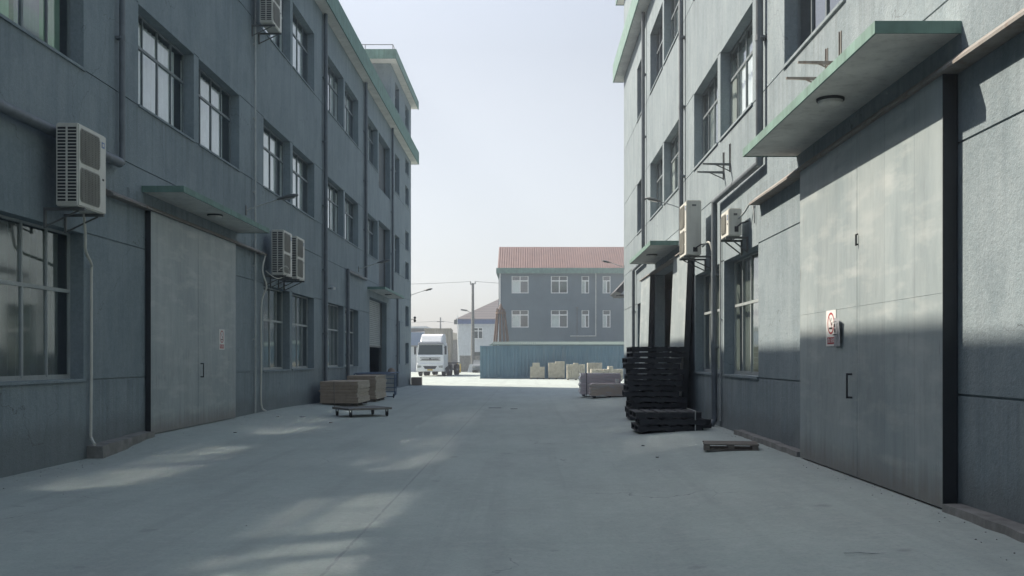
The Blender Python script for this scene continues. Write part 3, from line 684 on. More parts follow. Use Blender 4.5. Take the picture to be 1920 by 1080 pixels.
hose('cable', R_, [(0.2, 18.0, 4.15), (0.12, 17.85, 4.25), (0.06, 17.6, 4.38), (0.03, 17.5, 4.2), (0.03, 17.5, 4.0)], 0.016, 'pipe_light', 'grey cable curling from the small air conditioner into the right wall', 'cable')

# empty wall brackets
def make_bracket(label, mat):
    t_ = thing('wall_bracket', label, 'bracket', group='empty air conditioner brackets on the right wall')
    m = LB(); m.box(-0.02, 0.02, -0.012, 0, -0.14, 0.42); m.box(-0.028, -0.02, -0.03, 0, -0.14, 0.42); m.build('upright', mat, t_)
    m = LB(); m.prism([(-0.01, -0.02), (-0.01, 0.03), (-0.56, 0.03), (-0.56, 0.005)], -0.018, 0.018, axis=0); m.build('arm', mat, t_)
    m = LB(); m.tube([(0, -0.01, -0.13), (0, -0.3, 0.0)], 0.011, 6); m.build('brace', mat, t_)
    return t_
b0 = make_bracket('dark empty bracket beyond its twin, below the paired second floor windows on the right', 'steel'); b0.location = (XR, 20.3, 5.42); b0.rotation_euler = (0, 0, R(-90))
dup_at(b0, (XR, 19.66, 5.46), R(-90), 'dark empty bracket nearer the camera, below the paired second floor windows on the right')
b1 = make_bracket('rusty empty bracket nearly hidden by the big canopy edge, the farther of two', 'rusty'); b1.location = (XR, 13.3, 5.36); b1.rotation_euler = (0, 0, R(-90))
dup_at(b1, (XR, 12.72, 5.40), R(-90), 'rusty empty bracket above the big canopy, the nearer of two')

# ------------------------------------------------------------------ wall street lamps and canopy lamps
def make_lamp(label):
    t_ = thing('street_lamp', label, 'street lamp', group='street lamps on arms fixed to the factory walls')
    m = LB(); m.box(-0.03, 0.03, -0.02, 0, -0.12, 0.12); m.build('wall_plate', 'steel', t_)
    m = LB(); m.tube([(0, -0.01, 0), (0, -0.4, 0.14), (0, -0.82, 0.27)], 0.017, 8); m.build('arm', 'pipe_light', t_)
    m = LB(); pr = [(0.0, 0.02), (0.10, 0.045), (0.25, 0.075), (0.40, 0.07), (0.5, 0.04), (0.54, 0.0)]
    vs = []; n = 12
    for s_, h in [(0, .03)] + [(a, max(b, .01)) for a, b in pr[1:]]:
        y = -0.78 - s_; z = 0.262 + s_ * 0.22
        for j in range(n):
            a = j * 2 * math.pi / n; vs.append((math.cos(a) * h * 1.25, y, z + math.sin(a) * h * (1.0 if math.sin(a) > 0 else 0.45)))
    kk = len(vs) // n; m.add(vs, [(i * n + j, i * n + (j + 1) % n, (i + 1) * n + (j + 1) % n, (i + 1) * n + j) for i in range(kk - 1) for j in range(n)] + [tuple(range(n)), tuple((kk - 1) * n + j for j in range(n))])
    m.build('lamp_head', 'steel', t_, smooth=True)
    m = LB(); m.obox((0, -1.08, 0.29), (0.12, 0.3, 0.012), rx=R(-12)); m.build('lamp_glass', 'lamp_glass', t_)
    return t_
l0 = make_lamp('street lamp on the left wall just past the canopy over the closed door'); l0.location = (XL, 24.65, 5.3); l0.rotation_euler = (0, 0, R(90))
dup_at(l0, (XL, 41.0, 5.3), R(90), 'street lamp on the left wall above the roller shutter entrance')
dup_at(l0, (XL, 59.3, 5.4), R(90), 'street lamp at the far corner of the left factory, seen against the sky')
dup_at(l0, (XR, 25.35, 5.42), R(-90), 'street lamp above the small green canopy on the right wall').scale = (.78, .78, .78)
dup_at(l0, (XR, 41.4, 5.42), R(-90), 'street lamp at the far corner of the right factory, in front of the red roof').scale = (.72, .72, .72)

def ceiling_lamp(x, y, z, label, r=0.13):
    t_ = thing('ceiling_lamp', label, 'lamp', (x, y, z), group='round lamps under the door canopies')
    m = LB(); m.lathe([(r, 0), (r, -0.025), (r * 0.96, -0.03)], (0, 0, 0), n=28); m.build('ring', 'dark', t_, smooth=True)
    m = LB(); m.lathe([(r * 0.9, -0.028), (r * 0.85, -0.06), (r * 0.5, -0.085), (0.01, -0.09)], (0, 0, 0), n=28); m.build('lamp_shade', 'soffit', t_, smooth=True)
    return t_
ceiling_lamp(XR - 0.50, 11.55, 4.64, 'round lamp under the big canopy over the closed right door', 0.16)
ceiling_lamp(XL + 0.42, 20.9, 4.645, 'round lamp under the canopy over the closed left door', 0.16)
ceiling_lamp(XR - 0.45, 28.6, 4.61, 'round lamp under the small canopy over the open doorway', 0.16)
ceiling_lamp(XL + 0.42, 46.8, 4.645, 'round lamp under the canopy over the roller shutter', 0.16)

t_ = thing('security_camera', 'small white security camera on the left wall beside a downpipe', 'camera', (XL, 34.6, 4.05))
m = MB(L_); m.tube([(0, 34.6, 4.05), (0.2, 34.6, 4.05)], 0.02, 8); m.build('mount', 'steel', t_)
m = MB(L_); m.tube([(0.12, 34.75, 4.10), (0.30, 34.4, 4.04)], 0.05, 12); m.build('camera_body', 'white_paint', t_, smooth=True)
t_ = thing('loudspeaker', 'pair of small dark horns at the far end of the left factory', 'speaker', (XL, yeL, 3.95))
m = MB(); m.tube([(XL, yeL + .02, 3.95), (XL + 0.28, yeL + .02, 3.95)], 0.02, 6); m.build('arm', 'steel', t_)
for dz in (-0.09, 0.1):
    m = MB(); m.lathe([(0.03, 0.1), (0.07, 0.0), (0.08, -0.06)], (XL + 0.24, yeL, 3.95 + dz), axis='Y', n=12); m.build('horn', 'dark', t_, smooth=True)

# ------------------------------------------------------------------ signs
def text_mesh(body, size, name, mat, parent, loc, rot):
    cu = bpy.data.curves.new(name, 'FONT'); cu.body = body; cu.size = size; cu.align_x = 'CENTER'; cu.align_y = 'CENTER'; cu.extrude = 0.0005
    o = bpy.data.objects.new(name, cu); C.objects.link(o)
    dg = bpy.context.evaluated_depsgraph_get(); dg.update()
    me = bpy.data.meshes.new_from_object(o.evaluated_get(dg)); bpy.data.objects.remove(o)
    me.transform(Matrix.Translation(loc) @ rot); me.materials.clear(); me.materials.append(M[mat])
    q = bpy.data.objects.new(name, me); C.objects.link(q); q.parent = parent; return q
def no_smoking(label, loc, rz, wd=0.40, ht=0.46):
    t_ = thing('no_smoking_sign', label, 'sign', loc, rz, group='no smoking signs on the sliding doors')
    m = LB(); m.box(-wd / 2, wd / 2, -0.006, 0, 0, ht); m.build('board', 'paper', t_)
    r = 0.14; cz = ht * 0.635; m = LB(); n = 40; vs = []
    for i in range(n):
        a = i * 2 * math.pi / n
        for rr in (r, r * 0.83): vs.append((rr * math.cos(a), -0.008, cz + rr * math.sin(a)))
    m.add(vs, [(2 * i, 2 * ((i + 1) % n), 2 * ((i + 1) % n) + 1, 2 * i + 1) for i in range(n)])
    a = R(48); dx, dz = r * 0.9 * math.cos(a), r * 0.9 * math.sin(a)
    m.quad((-dx - .007, -0.009, cz + dz), (-dx + .007, -0.009, cz + dz), (dx + .007, -0.009, cz - dz), (dx - .007, -0.009, cz - dz))
    m.build('ban_symbol', 'red_mark', t_)
    m = LB(); m.obox((0.0, -0.0075, cz - r * .45), (r * 1.0, 0.002, 0.022)); m.obox((r * 0.05, -0.0075, cz + r * .35), (0.012, 0.002, r * .35), ry=.5); m.obox((r * 0.3, -0.0075, cz - .005), (0.03, 0.002, 0.035)); m.build('cigarette', 'black_mark', t_)
    m = LB(); m.box(-.15, .15, -0.008, -0.006, 0.025, 0.115); m.build('caption_panel', 'red_mark', t_)
    text_mesh('禁止吸烟', 0.066, 'caption', 'paper', t_, (0, -0.0088, 0.069), Matrix.Rotation(R(90), 4, 'X'))
    return t_
no_smoking('no smoking sign on the closed right door, catching the sun at its top', (XR - 0.141, 12.68, 1.758), R(-90))
no_smoking('no smoking sign on the closed left door, in shade', (XL + 0.101, 22.38, 1.80), R(90))
t_ = thing('notice', 'crumpled grey notice sheet beside the no smoking sign on the right door', 'notice', (XR - 0.15, 12.36, 1.755), R(-90))
m = LB(); n = 6; vs = []
for i in range(n + 1):
    for j in range(n + 1):
        x = -0.15 + 0.30 * i / n; z = 0.0 + 0.36 * j / n; vs.append((x + (0.012 if j == n else 0), -0.012 - 0.03 * (i / n) ** 2 * (0.5 + 0.5 * j / n) + 0.003 * math.sin(i * 2 + j), z - (0.03 * i / n if j == n else 0)))
m.add(vs, [(j + (n + 1) * i, j + 1 + (n + 1) * i, j + 1 + (n + 1) * (i + 1), j + (n + 1) * (i + 1)) for i in range(n) for j in range(n)]); m.build('sheet', 'dull_paper', t_)
m = LB(); m.box(-0.09, 0.06, -0.046, -0.044, 0.135, 0.15); m.box(-0.09, 0.06, -0.046, -0.044, 0.30, 0.307); m.box(-0.03, 0.02, -0.046, -0.044, 0.17, 0.22); m.box(-0.045, 0.0, -0.046, -0.044, 0.235, 0.28); m.build('print', 'black_mark', t_)

# ------------------------------------------------------------------ pallets
def make_pallet(mat, L=1.2, Wd=1.0, H=0.13, n=6, name='pallet'):
    t_ = thing(name, 'x', 'pallet')
    m = LB(); bw = L / n * 0.78
    for i in range(n):
        x = -L / 2 + bw / 2 + i * (L - bw) / (n - 1); m.obox((x + random.uniform(-.006, .006), random.uniform(-.012, .012), H - 0.011), (bw, Wd, 0.02), rz=random.uniform(-.008, .008))
    m.build('deck', mat, t_)
    for y in (-Wd / 2 + 0.05, 0, Wd / 2 - 0.05):
        m = LB(); m.box(-L / 2, L / 2, y - 0.045, y + 0.045, 0.022, H - 0.0225); m.build('stringer', mat, t_)
    m = LB()
    for x in (-L / 2 + bw / 2, 0, L / 2 - bw / 2): m.box(x - bw / 2, x + bw / 2, -Wd / 2, Wd / 2, 0.0, 0.0215)
    m.build('base_board', mat, t_)
    return t_
ordn = ['lowest', 'second', 'third', 'fourth', 'fifth', 'sixth', 'seventh', 'eighth', 'ninth', 'tenth', 'eleventh', 'twelfth', 'topmost']
bp_ = None; z = gz(2.9, 24) + 0.0
for i in range(13):
    if bp_ is None: bp_ = o = make_pallet('pallet_black', 1.30, 1.15, 0.128)
    else: o = dup(bp_)
    jit = random.uniform(-0.10, 0.07); o.location = (3.08 + jit, 24.2 + random.uniform(-.05, .05), z); o.rotation_euler = (0, 0, random.uniform(-.05, .05))
    z += 0.1345
    lab = 'black timber pallet, ' + (ordn[i] if i in (0, 12) else ordn[i] + ' from the bottom') + ' of the tall black stack by the right wall'
    tag(o, lab, 'pallet', 'black pallets in the tall stack by the right wall')
z = gz(2.8, 20)
for i in range(3):
    o = dup(bp_); o.location = (2.83 + (0, .06, -.04)[i], 20.2 + (0, -.03, .02)[i], z + .002); o.rotation_euler = (0, 0, (0.02, -0.03, 0.03)[i]); z += 0.1335
    tag(o, ['lowest', 'middle', 'topmost'][i] + ' black pallet of the low strapped pile in front of the tall stack', 'pallet', 'black pallets in the low pile')
o = dup(bp_); o.location = (3.16, 20.6, gz(3.1, 20.6) + .002 + 0.0); o.scale = (0.9, 0.62, 1.0); o.rotation_euler = (0, 0, 0.1); o.location = (3.12, 21.25, gz(3.1, 21.2) + .002)
tag(o, 'black pallet lying on the ground behind the low strapped pile', 'pallet')
o = thing('strap', 'pale strap round the right end of the low black pallet pile', 'strap', (3.32, 19.6, 0.1))
m = MB(); m.box(3.315, 3.335, 19.60, 19.604, 0.14, 0.56); m.box(3.315, 3.335, 19.604, 20.7, 0.557, 0.56); m.build('band', 'pipe_light', o)
# timber offcuts beside the pile
for i, (x, y, rz_, L2, lb) in enumerate([(3.50, 20.15, 0.25, 0.5, 'dark timber offcut on the ground at the right end of the low pile'), (3.52, 19.95, -0.5, 0.35, 'short dark offcut leaning on the longer one by the low pile')]):
    m = LB(); m.obox((0, 0, 0.06), (L2, 0.1, 0.1), ry=0.05 * i); o = m.build('timber_offcut', 'pallet_black', bevel=0.006); o.location = (x, y, gz(x, y) + .1 * i); o.rotation_euler = (0, 0, rz_); tag(o, lb, 'timber')
pp_ = make_pallet('pallet_old', 0.62, 0.84, 0.105, 4); pp_.location = (3.22, 15.7, gz(3.2, 15.7) + .002); pp_.rotation_euler = (0, 0, R(90) - 0.16); tag(pp_, 'weathered pale wooden pallet lying alone near the right wall', 'pallet')

# ------------------------------------------------------------------ plywood stacks, wrapped bundles
def ply(name, x0, x1, y0, y1, z0, z1, n, label, seed):
    rnd = random.Random(seed); t_ = thing(name, label, 'board stack', ((x0 + x1) / 2, (y0 + y1) / 2, z0), group='stacks of boards by the left wall')
    m = MB(); zz = z0 + 0.1; h = (z1 - zz) / n; bow = 0
    for i in range(n):
        a, b = rnd.uniform(-.012, .012), rnd.uniform(-.03, .03)
        wv = 0.018 * math.sin(i / n * 9 + seed)
        if i > n * .5 and i < n * .58: a -= 0.03
        m.cur = 0
        m.box(x0 + a, x1 - 0.03 + b * .6 + wv, y0 + a, y1 + b, zz + i * h, zz + (i + 0.82) * h)
        m.cur = 1
        m.box(x1 - 0.0299 + b * .6 + wv, x1 + b * .6 + wv, y0 + a, y1 + b, zz + i * h, zz + (i + .82) * h)
    m.build('boards', ['plywood_edge', 'plywood_end_lit'], t_)
    m = MB()
    m.box(x0 + .05, x1 - .05, y0 + .05, y1 - .05, zz - .012, zz); 
    for u in (0.1, 0.5, 0.9): y = y0 + (y1 - y0) * u; m.box(x0 + .02, x1 - .04, y - .05, y + .05, z0, zz - .013)
    m.build('bearers', 'pallet_old', t_); return t_
ply('plywood_stack', -6.72, -5.50, 31.9, 34.2, gz(-6, 32), 0.86, 15, 'nearer stack of brown plywood sheets by the left wall, behind the flat trolley', 1)
ply('plywood_stack', -6.60, -5.55, 36.0, 38.6, gz(-6, 37), 0.975, 17, 'taller stack of brown boards behind the nearer plywood stack', 2)

def bundle(name, x0, x1, y0, y1, z0, z1, inner, film, label, seed):
    rnd = random.Random(seed); t_ = thing(name, label, 'wrapped bundle', ((x0 + x1) / 2, (y0 + y1) / 2, z0), group='film wrapped bundles beyond the black stack')
    m = MB(); 
    for u in (0.1, 0.5, 0.9): x = x0 + (x1 - x0) * u; m.box(x - .05, x + .05, y0 + .04, y1 - .04, z0, z0 + .09)
    m.build('skid', 'dark', t_)
    m = MB(); m.box(x0 + .06, x1 - .06, y0 + .04, y1 - .04, z0 + .092, z1 - .03); m.build('load', inner, t_)
    # the film: a rumpled shell
    nx, nz_ = 26, 9; f_ = MB(); bm_pts = []
    def rum(a): return 0.03 * math.sin(a * 9.1 + seed) + rnd.uniform(-.022, .022)
    ringp = []
    per = [(x0, y0), (x1, y0), (x1, y1), (x0, y1)]
    ring = []
    for k_ in range(4):
        a, b = per[k_], per[(k_ + 1) % 4]; n = 16
        for i in range(n): ring.append((a[0] + (b[0] - a[0]) * i / n, a[1] + (b[1] - a[1]) * i / n))
    n = len(ring); vs = []; cx, cy = (x0 + x1) / 2, (y0 + y1) / 2
    for j in range(nz_ + 1):
        zz = z0 + .07 + (z1 - z0 - .07) * j / nz_
        for i, (x, y) in enumerate(ring):
            k2 = 1 + rnd.uniform(-.010, .005) - (0.03 if j == nz_ else 0)
            end = 0.035 * math.sin(j * 2.3 + seed) if x < x0 + .05 else 0
            vs.append((cx + (x - cx) * k2 - end, cy + (y - cy) * k2, zz + (rnd.uniform(-.006, .004) if j == nz_ else 0)))
    vs.append((cx, cy, z1 - .01)); top = len(vs) - 1
    fs = [(j * n + i, j * n + (i + 1) % n, (j + 1) * n + (i + 1) % n, (j + 1) * n + i) for j in range(nz_) for i in range(n)]
    fs += [(nz_ * n + i, nz_ * n + (i + 1) % n, top) for i in range(n)]
    f_.add(vs, fs); f_.build('plastic_film', film, t_, smooth=True); return t_
bundle('wrapped_bundle', 2.33, 3.75, 36.6, 37.7, gz(2.8, 37), 0.66, 'brown_carton', 'film_brown', 'brown film-wrapped bundle, the lower one in front', 3)
bundle('wrapped_bundle', 2.03, 3.60, 38.3, 39.4, gz(2.8, 38.5), 1.02, 'violet_carton', 'film_violet', 'violet film-wrapped bundle, the taller one behind', 5)
o = thing('strap', 'dark strap standing down the left end of the violet wrapped bundle', 'strap', (2.27, 38.25, 0.1))
m = MB(); m.box(2.26, 2.285, 38.255, 38.262, 0.1, 1.03); m.box(2.26, 2.285, 38.262, 39.4, 1.024, 1.03); m.build('band', 'dark', o)
m = LB(); m.lathe([(0.055, 0), (0.075, 0.16), (0.07, 0.165)], (0, 0, 0), n=12); o = m.build('bucket', 'white_paint', smooth=True); o.location = (3.34, 37.0, 0.665); tag(o, 'small white pot standing on the brown wrapped bundle', 'pot')

# ------------------------------------------------------------------ flat trolley and blue carts
t_ = thing('flat_trolley', 'low dark flat trolley on four castors in front of the plywood', 'trolley', (-4.62, 27.45, 0.0), rz=R(34))
m = LB(); m.box(-0.62, 0.62, -0.55, 0.55, 0.205, 0.235); m.build('platform', 'steel', t_)
m = LB(); m.box(-0.64, 0.64, -0.57, -0.55, 0.19, 0.245); m.box(-0.64, 0.64, 0.55, 0.57, 0.19, 0.245); m.box(-0.64, -0.62, -0.55, 0.55, 0.19, 0.245); m.box(0.62, 0.64, -0.55, 0.55, 0.19, 0.245); m.build('rim', 'rusty', t_)
for sx in (-1, 1):
    for sy in (-1, 1):
        m = LB(); x, y = sx * 0.54, sy * 0.46
        m.box(x - .035, x + .035, y - .04, y + .04, 0.185, 0.204); m.box(x - .035, x - .028, y - .03, y + .03, 0.06, 0.185); m.box(x + .028, x + .035, y - .03, y + .03, 0.06, 0.185); c_ = m.build('castor', 'steel', t_)
        m = LB(); m.lathe([(0.05, -.022), (0.065, -.018), (0.065, .018), (0.05, .022)], (x, y, 0.067), axis='X', n=16); m.build('wheel', 'rubber', c_, smooth=True)
m = LB(); m.tube([(-0.60, 0.50, 0.235), (-0.62, 0.50, 0.95)], 0.011, 8); m.build('handle', 'rusty', t_)

t_ = thing('hand_cart', 'blue tubular carts folded upright behind the board stacks on the left', 'cart', (-5.62, 40.3, 0))
m = LB()
for i, y in enumerate((-.4, -.15)):
    for x in (-.22 + .03 * i, 0.22 + .03 * i): m.tube([(x, y, 0.12), (x, y + .05, 0.95)], 0.02, 8)
    for zz in (0.25, 0.42, 0.6, 0.78, 0.93): m.tube([(-.22 + .03 * i, y + .02, zz), (0.22 + .03 * i, y + .02, zz)], 0.016, 8)
m.tube([(0.22, -.4, 0.3), (0.27, -.4, 0.16), (0.2, -.4, 0.06), (-0.1, -.4, 0.06)], 0.02, 8)
m.build('frame', 'blue_metal', t_)
m = LB(); m.box(-.2, 0.2, -.28, -.26, 0.28, 0.9); m.build('panel', 'pipe_light', t_)
for x in (-.18, .2):
    m = LB(); m.lathe([(0.07, -.02), (0.09, -.015), (0.09, .015), (0.07, .02)], (x, -.5, 0.092), axis='X', n=16); m.build('wheel', 'rubber', t_, smooth=True)
t_ = thing('cart_handle_frame', 'long blue handle frame lying across the top of the taller board stack', 'handle frame', (-6, 38, 0.98))
m = MB(); m.tube([(-6.55, 37.2, 1.0), (-6.6, 37.5, 1.03), (-6.2, 37.9, 1.04), (-5.35, 38.3, 1.05), (-5.1, 39.0, 1.04)], 0.028, 8)
m.tube([(-6.45, 37.1, 1.0), (-5.9, 37.4, 1.02), (-5.4, 37.9, 1.02), (-5.2, 38.4, 1.03)], 0.022, 8); m.build('tube', 'blue_metal', t_)
t_ = thing('sack', 'rumpled dark sack slumped on the carts by the shutter', 'sack', (-5.62, 40.6, 0.95))
m = LB(); m.lathe([(0.12, 0), (0.17, 0.1), (0.13, 0.2), (0.05, 0.26), (0.01, 0.27)], (0, 0, 0), n=14); m.build('cloth', 'brown_carton', t_, smooth=True)
m = LB(); m.box(-.3, .3, -.3, .3, 0, .48); o = m.build('crate', 'brown_carton', bevel=0.02); o.location = (-6.62, 58.7, 0); tag(o, 'brown crate at the far corner of the left factory', 'crate')
for zz in (.12, .3): pass

# ------------------------------------------------------------------ litter
rl = random.Random(4)
for i, (x, y, s, mt, lb, ct) in enumerate([
    (-6.3, 24.9, .05, 'paper', 'scrap of white paper on the concrete by the foot of the left conduit', 'litter'),
    (-5.9, 25.8, .06, 'dull_paper', 'grey scrap lying below the paired air conditioners', 'litter'),
    (-6.0, 20.2, .03, 'dark', 'small dark pebble in front of the closed left door', 'pebble'),
    (2.02, 17.3, .03, 'dark', 'dark crumb on the concrete in front of the low black pile', 'pebble'),
    (2.0, 15.3, .025, 'dark', 'dark crumb on the concrete left of the lone pallet', 'pebble'),
    (-4.9, 24.5, .04, 'brown_carton', 'brown chip on the concrete, in the middle of the left half of the yard', 'litter')]):
    m = LB(); vs = [(s * (1 + rl.uniform(-.3, .4)) * math.cos(a * math.pi / 4), s * 1.3 * (1 + rl.uniform(-.3, .3)) * math.sin(a * math.pi / 4)) for a in range(8)]
    m.prism(vs, 0, s * .35, axis=2); o = m.build('scrap' if ct == 'litter' else 'pebble', mt); o.location = (x, y, gz(x, y) + .002); tag(o, lb, ct)
m = LB(); m.tube([(-.17, 0, .006), (-.05, .02, .008), (.17, -.05, .006)], .005, 6); o = m.build('twig', 'pipe_light'); o.location = (2.57, 7.5, gz(2.57, 7.5) + .002); tag(o, 'thin pale strip of wire lying on the concrete, near right', 'litter')
for i, (a, b, Y) in enumerate(((-1.27, -0.86, 31.8), (-0.55, -0.33, 31.2))):
    m = LB(); m.box(0, b - a, -0.05, 0.05, 0.003, 0.012); o = m.build('drain_cover', 'dark'); o.location = (a, Y, gz(a, Y)); tag(o, ['long thin dark drain slot across the middle of the yard', 'short dark drain slot right of the long one'][i], 'drain')

# grit and crumbs swept against the walls
m = MB(); rg = random.Random(11)
for i in range(900):
    sd = rg.random()
    if sd < 0.5: x = XL + 0.03 + abs(rg.gauss(0, 0.28)); y = rg.uniform(4, 44)
    elif sd < 0.97: x = XR - 0.03 - abs(rg.gauss(0, 0.25)); y = rg.uniform(4, 40)
    else: x = rg.uniform(XL + .3, XR - .3); y = rg.uniform(4, 44)
    q = rg.uniform(.002, .007); z = gz(x, y)
    m.obox((x, y, z + q * .4), (q * rg.uniform(1, 2.4), q * rg.uniform(1, 2), q), rz=rg.uniform(0, 3), rx=rg.uniform(-.4, .4))
tag(m.build('grit', 'concrete_old'), kind='stuff')

# ------------------------------------------------------------------ blue container, green roofed shed
def container(root, L, Wd, H, mat, pitch=0.28, dp=0.036):
    """long side towards local -y; origin at a bottom corner"""
    def wave(n, ln):
        out = []; k_ = 0.0
        while k_ < ln - 1e-6:
            for a, b in ((0, 0), (0.25, 0), (0.4, 1), (0.85, 1)):
                if k_ + a * pitch <= ln: out.append((k_ + a * pitch, b * dp))
            k_ += pitch
        out.append((ln, 0)); return out
    m = LB(); pr = wave(0, L - 0.2)
    for (yb, sg) in ((0.02, 1), (Wd - 0.02, -1)):
        vs = []
        for x, d in pr: vs += [(0.1 + x, yb + sg * d, 0.15), (0.1 + x, yb + sg * d, H - 0.1)]
        m.add(vs, [(2 * i, 2 * i + 2, 2 * i + 3, 2 * i + 1) for i in range(len(pr) - 1)])
    pr = wave(0, Wd - 0.2)
    for (xb, sg) in ((0.02, 1), (L - 0.02, -1)):
        vs = []
        for x, d in pr: vs += [(xb + sg * d, 0.1 + x, 0.15), (xb + sg * d, 0.1 + x, H - 0.1)]
        m.add(vs, [(2 * i, 2 * i + 2, 2 * i + 3, 2 * i + 1) for i in range(len(pr) - 1)])
    m.box(0.06, L - .06, 0.06, Wd - .06, H - 0.05, H - 0.03); m.box(.06, L - .06, .06, Wd - .06, .1, .14)
    m.build('panel', mat, root)
    m = LB()
    for x in (0, L - 0.1):
        for y in (0, Wd - 0.1): m.box(x, x + .1, y, y + .1, 0.12, H - .12); m.box(x - .01, x + .12, y - .01, y + .12, 0, 0.12); m.box(x - .01, x + .12, y - .01, y + .12, H - .12, H)
    for y in (0.0, Wd - .06): m.box(.12, L - .12, y, y + .06, 0.01, .14); m.box(.12, L - .12, y, y + .06, H - .1, H - .01)
    for x in (0.0, L - .06): m.box(x, x + .06, .12, Wd - .12, .01, .14); m.box(x, x + .06, .12, Wd - .12, H - .1, H - .01)
    m.build('frame', mat, root)
t_ = thing('shipping_container', 'long blue corrugated shipping container behind the pallets of pale bricks', 'container', (-3.78, 77.9, 0))
container(t_, 12.2, 2.44, 2.6, 'container_blue')
t_ = thing('shed', 'low shed with green corrugated roof just behind the blue container', 'shed', (-3.1, 81.5, 0))
m = MB(); m.box(-2.9, 13, 82.0, 90, 0, 2.65); m.build('wall', 'far_wall', t_)
m = MB(); n = 90; vs = []
for i in range(n * 2 + 1):
    x = -3.15 + 16.5 * i / (2 * n); dz = 0.035 if i % 2 else 0
    vs += [(x, 81.0, 2.72 + dz), (x, 90.5, 3.12 + dz)]
m.add(vs, [(2 * i, 2 * i + 2, 2 * i + 3, 2 * i + 1) for i in range(2 * n)]); m.build('roof', 'green_sheet', t_)
m = MB(); m.box(-3.15, 13.3, 80.93, 80.99, 2.66, 2.74); m.build('roof_edge', 'green_trim', t_)

# ------------------------------------------------------------------ pale brick pallets
def bricks(label, cx, y0, wd, cols, rows, tops, dep=1.0):
    bw = wd / cols; bh = 0.105
    t_ = thing('brick_stack', label, 'brick stack', (cx, y0 + dep / 2, 0), group='stacks of pale bricks in front of the blue container')
    m = MB(); m.box(cx - wd / 2, cx + wd / 2, y0 + .02, y0 + dep - .02, 0.09, 0.11)
    for u in (.06, .5, .94): x = cx - wd / 2 + wd * u; m.box(x - .05, x + .05, y0 + .03, y0 + dep - .03, 0, .089)
    m.build('pallet', 'pallet_old', t_)
    m = MB(); nd = 5; bd = dep / nd
    for i in range(cols):
        for r_ in range(rows + (max(tops[i % len(tops)], 0))):
            for k_ in range(nd):
                if random.random() < 0.03 and r_ > rows - 2: continue
                x = cx - wd / 2 + i * bw + random.uniform(-.006, .006); y = y0 + k_ * bd + random.uniform(-.012, .012); z = 0.112 + r_ * bh
                m.box(x + .006, x + bw - .006, y + .006, y + bd - .006, z, z + bh - .008)
    m.build('bricks', 'brick_pale', t_); return t_
bricks('leftmost stack of pale bricks by the blue container, with a smaller block on top', P(1007.5, 0, 76.6)[0], 76.0, 1.12, 6, 8, [0, 3, 3, 3, 0, 0])
bricks('even-topped brick stack between the leftmost one and the flared one, with a dark slit', P(1043, 0, 76.6)[0], 75.8, 1.26, 7, 11, [0, 0, 0, 1, 1, 1, 1])
bricks('brick stack with upright bricks and a small flat pile in the middle of its top', P(1080, 0, 73)[0], 72.8, 1.34, 8, 10, [0, 0, 0, 1, 1, 0, 0, 0])
bricks('brick stack half hidden behind the long low one at the right', P(1116, 0, 74)[0], 74.3, 1.1, 6, 11, [0, 0, -1, 0, 0, 0])
bricks('long low brick stack with one small block on top, nearest the black stack', P(1139, 0, 69)[0], 69.2, 2.25, 13, 7, [0, 0, 0, 0, 0, 0, 0, 2, 2, 0, 0, 0, 0])

# ------------------------------------------------------------------ background office building with red roof
YB = 105.0
bx0 = P(935, 0, YB)[0]; bx1 = 26.0
t_ = rootB = thing('office_building', 'grey building with red corrugated roof and white-framed windows across the end of the yard', 'building', (bx0, YB, 0))
zE0 = P(0, 513, YB)[1]; zE1 = P(0, 503, YB)[1]
def back(d, X, Z): return (X, YB - d, Z)
wins = []
for (a, b, kind) in ((959.3, 991, 2), (1033, 1064.5, 2), (1090.5, 1104.5, 1), (1130, 1144.6, 1), (1186, 1200, 1), (1226, 1258, 2)):
    for (c, e) in ((518, 550), (582, 614)):
        wins.append((P(a, 0, YB)[0], P(b, 0, YB)[0], P(0, e, YB)[1], P(0, c, YB)[1], kind))
m = MB(back)
relief(m, bx0, bx1, 0, zE0 + 0.3, [w_[:4] + (0.15,) for w_ in wins], [(P(0, 617, YB)[1], bx0 + .01, bx1 - .01)], [])
v0 = YB; 
m2 = MB(); m2.v = m.v; m2.f = m.f; m2.mi = m.mi
zR = 14.0; yR = YB + 4.9
m2.quad((bx0, YB, 0), (bx0, YB + 9.8, 0), (bx0, YB + 9.8, zE0 + .3), (bx0, yR, zR - .15), (bx0, YB, zE0 + .3))
m2.quad((bx1, YB, 0), (bx1, YB + 9.8, 0), (bx1, YB + 9.8, zE0 + .3), (bx1, yR, zR - .15), (bx1, YB, zE0 + .3))
m2.quad((bx0, YB + 9.8, 0), (bx1, YB + 9.8, 0), (bx1, YB + 9.8, zE0 + .3), (bx0, YB + 9.8, zE0 + .3))
m2.build('wall', 'far_wall', rootB)
m = MB(); m.box(bx0 + .2, bx1 - .2, YB + .8, YB + .9, 0, zE0); m.build('interior', 'interior', rootB)
m = MB(); pitch = 0.25; n = int((bx1 - bx0 + .5) / (pitch / 2)); vs = []
for i in range(n + 1):
    x = bx0 - .1 + i * pitch / 2; dz = 0.035 if i % 2 else 0
    vs += [(x, YB - 0.30, zE1 - 0.05 + dz), (x, yR, zR + dz), (x, YB + 10.1, zE1 - .05 + dz)]
m.add(vs, [(3 * i + k_, 3 * i + 3 + k_, 3 * i + 4 + k_, 3 * i + 1 + k_) for i in range(n) for k_ in (0, 1)]); m.build('roof', 'roof_red', rootB)
m = MB(); m.box(bx0 - .25, bx1, YB - .42, YB - .30, zE0, zE1); m.box(bx0 - .25, bx0 - .15, YB - .3, YB + 10, zE0, zE1)
m.build('fascia', 'fascia_green', rootB)
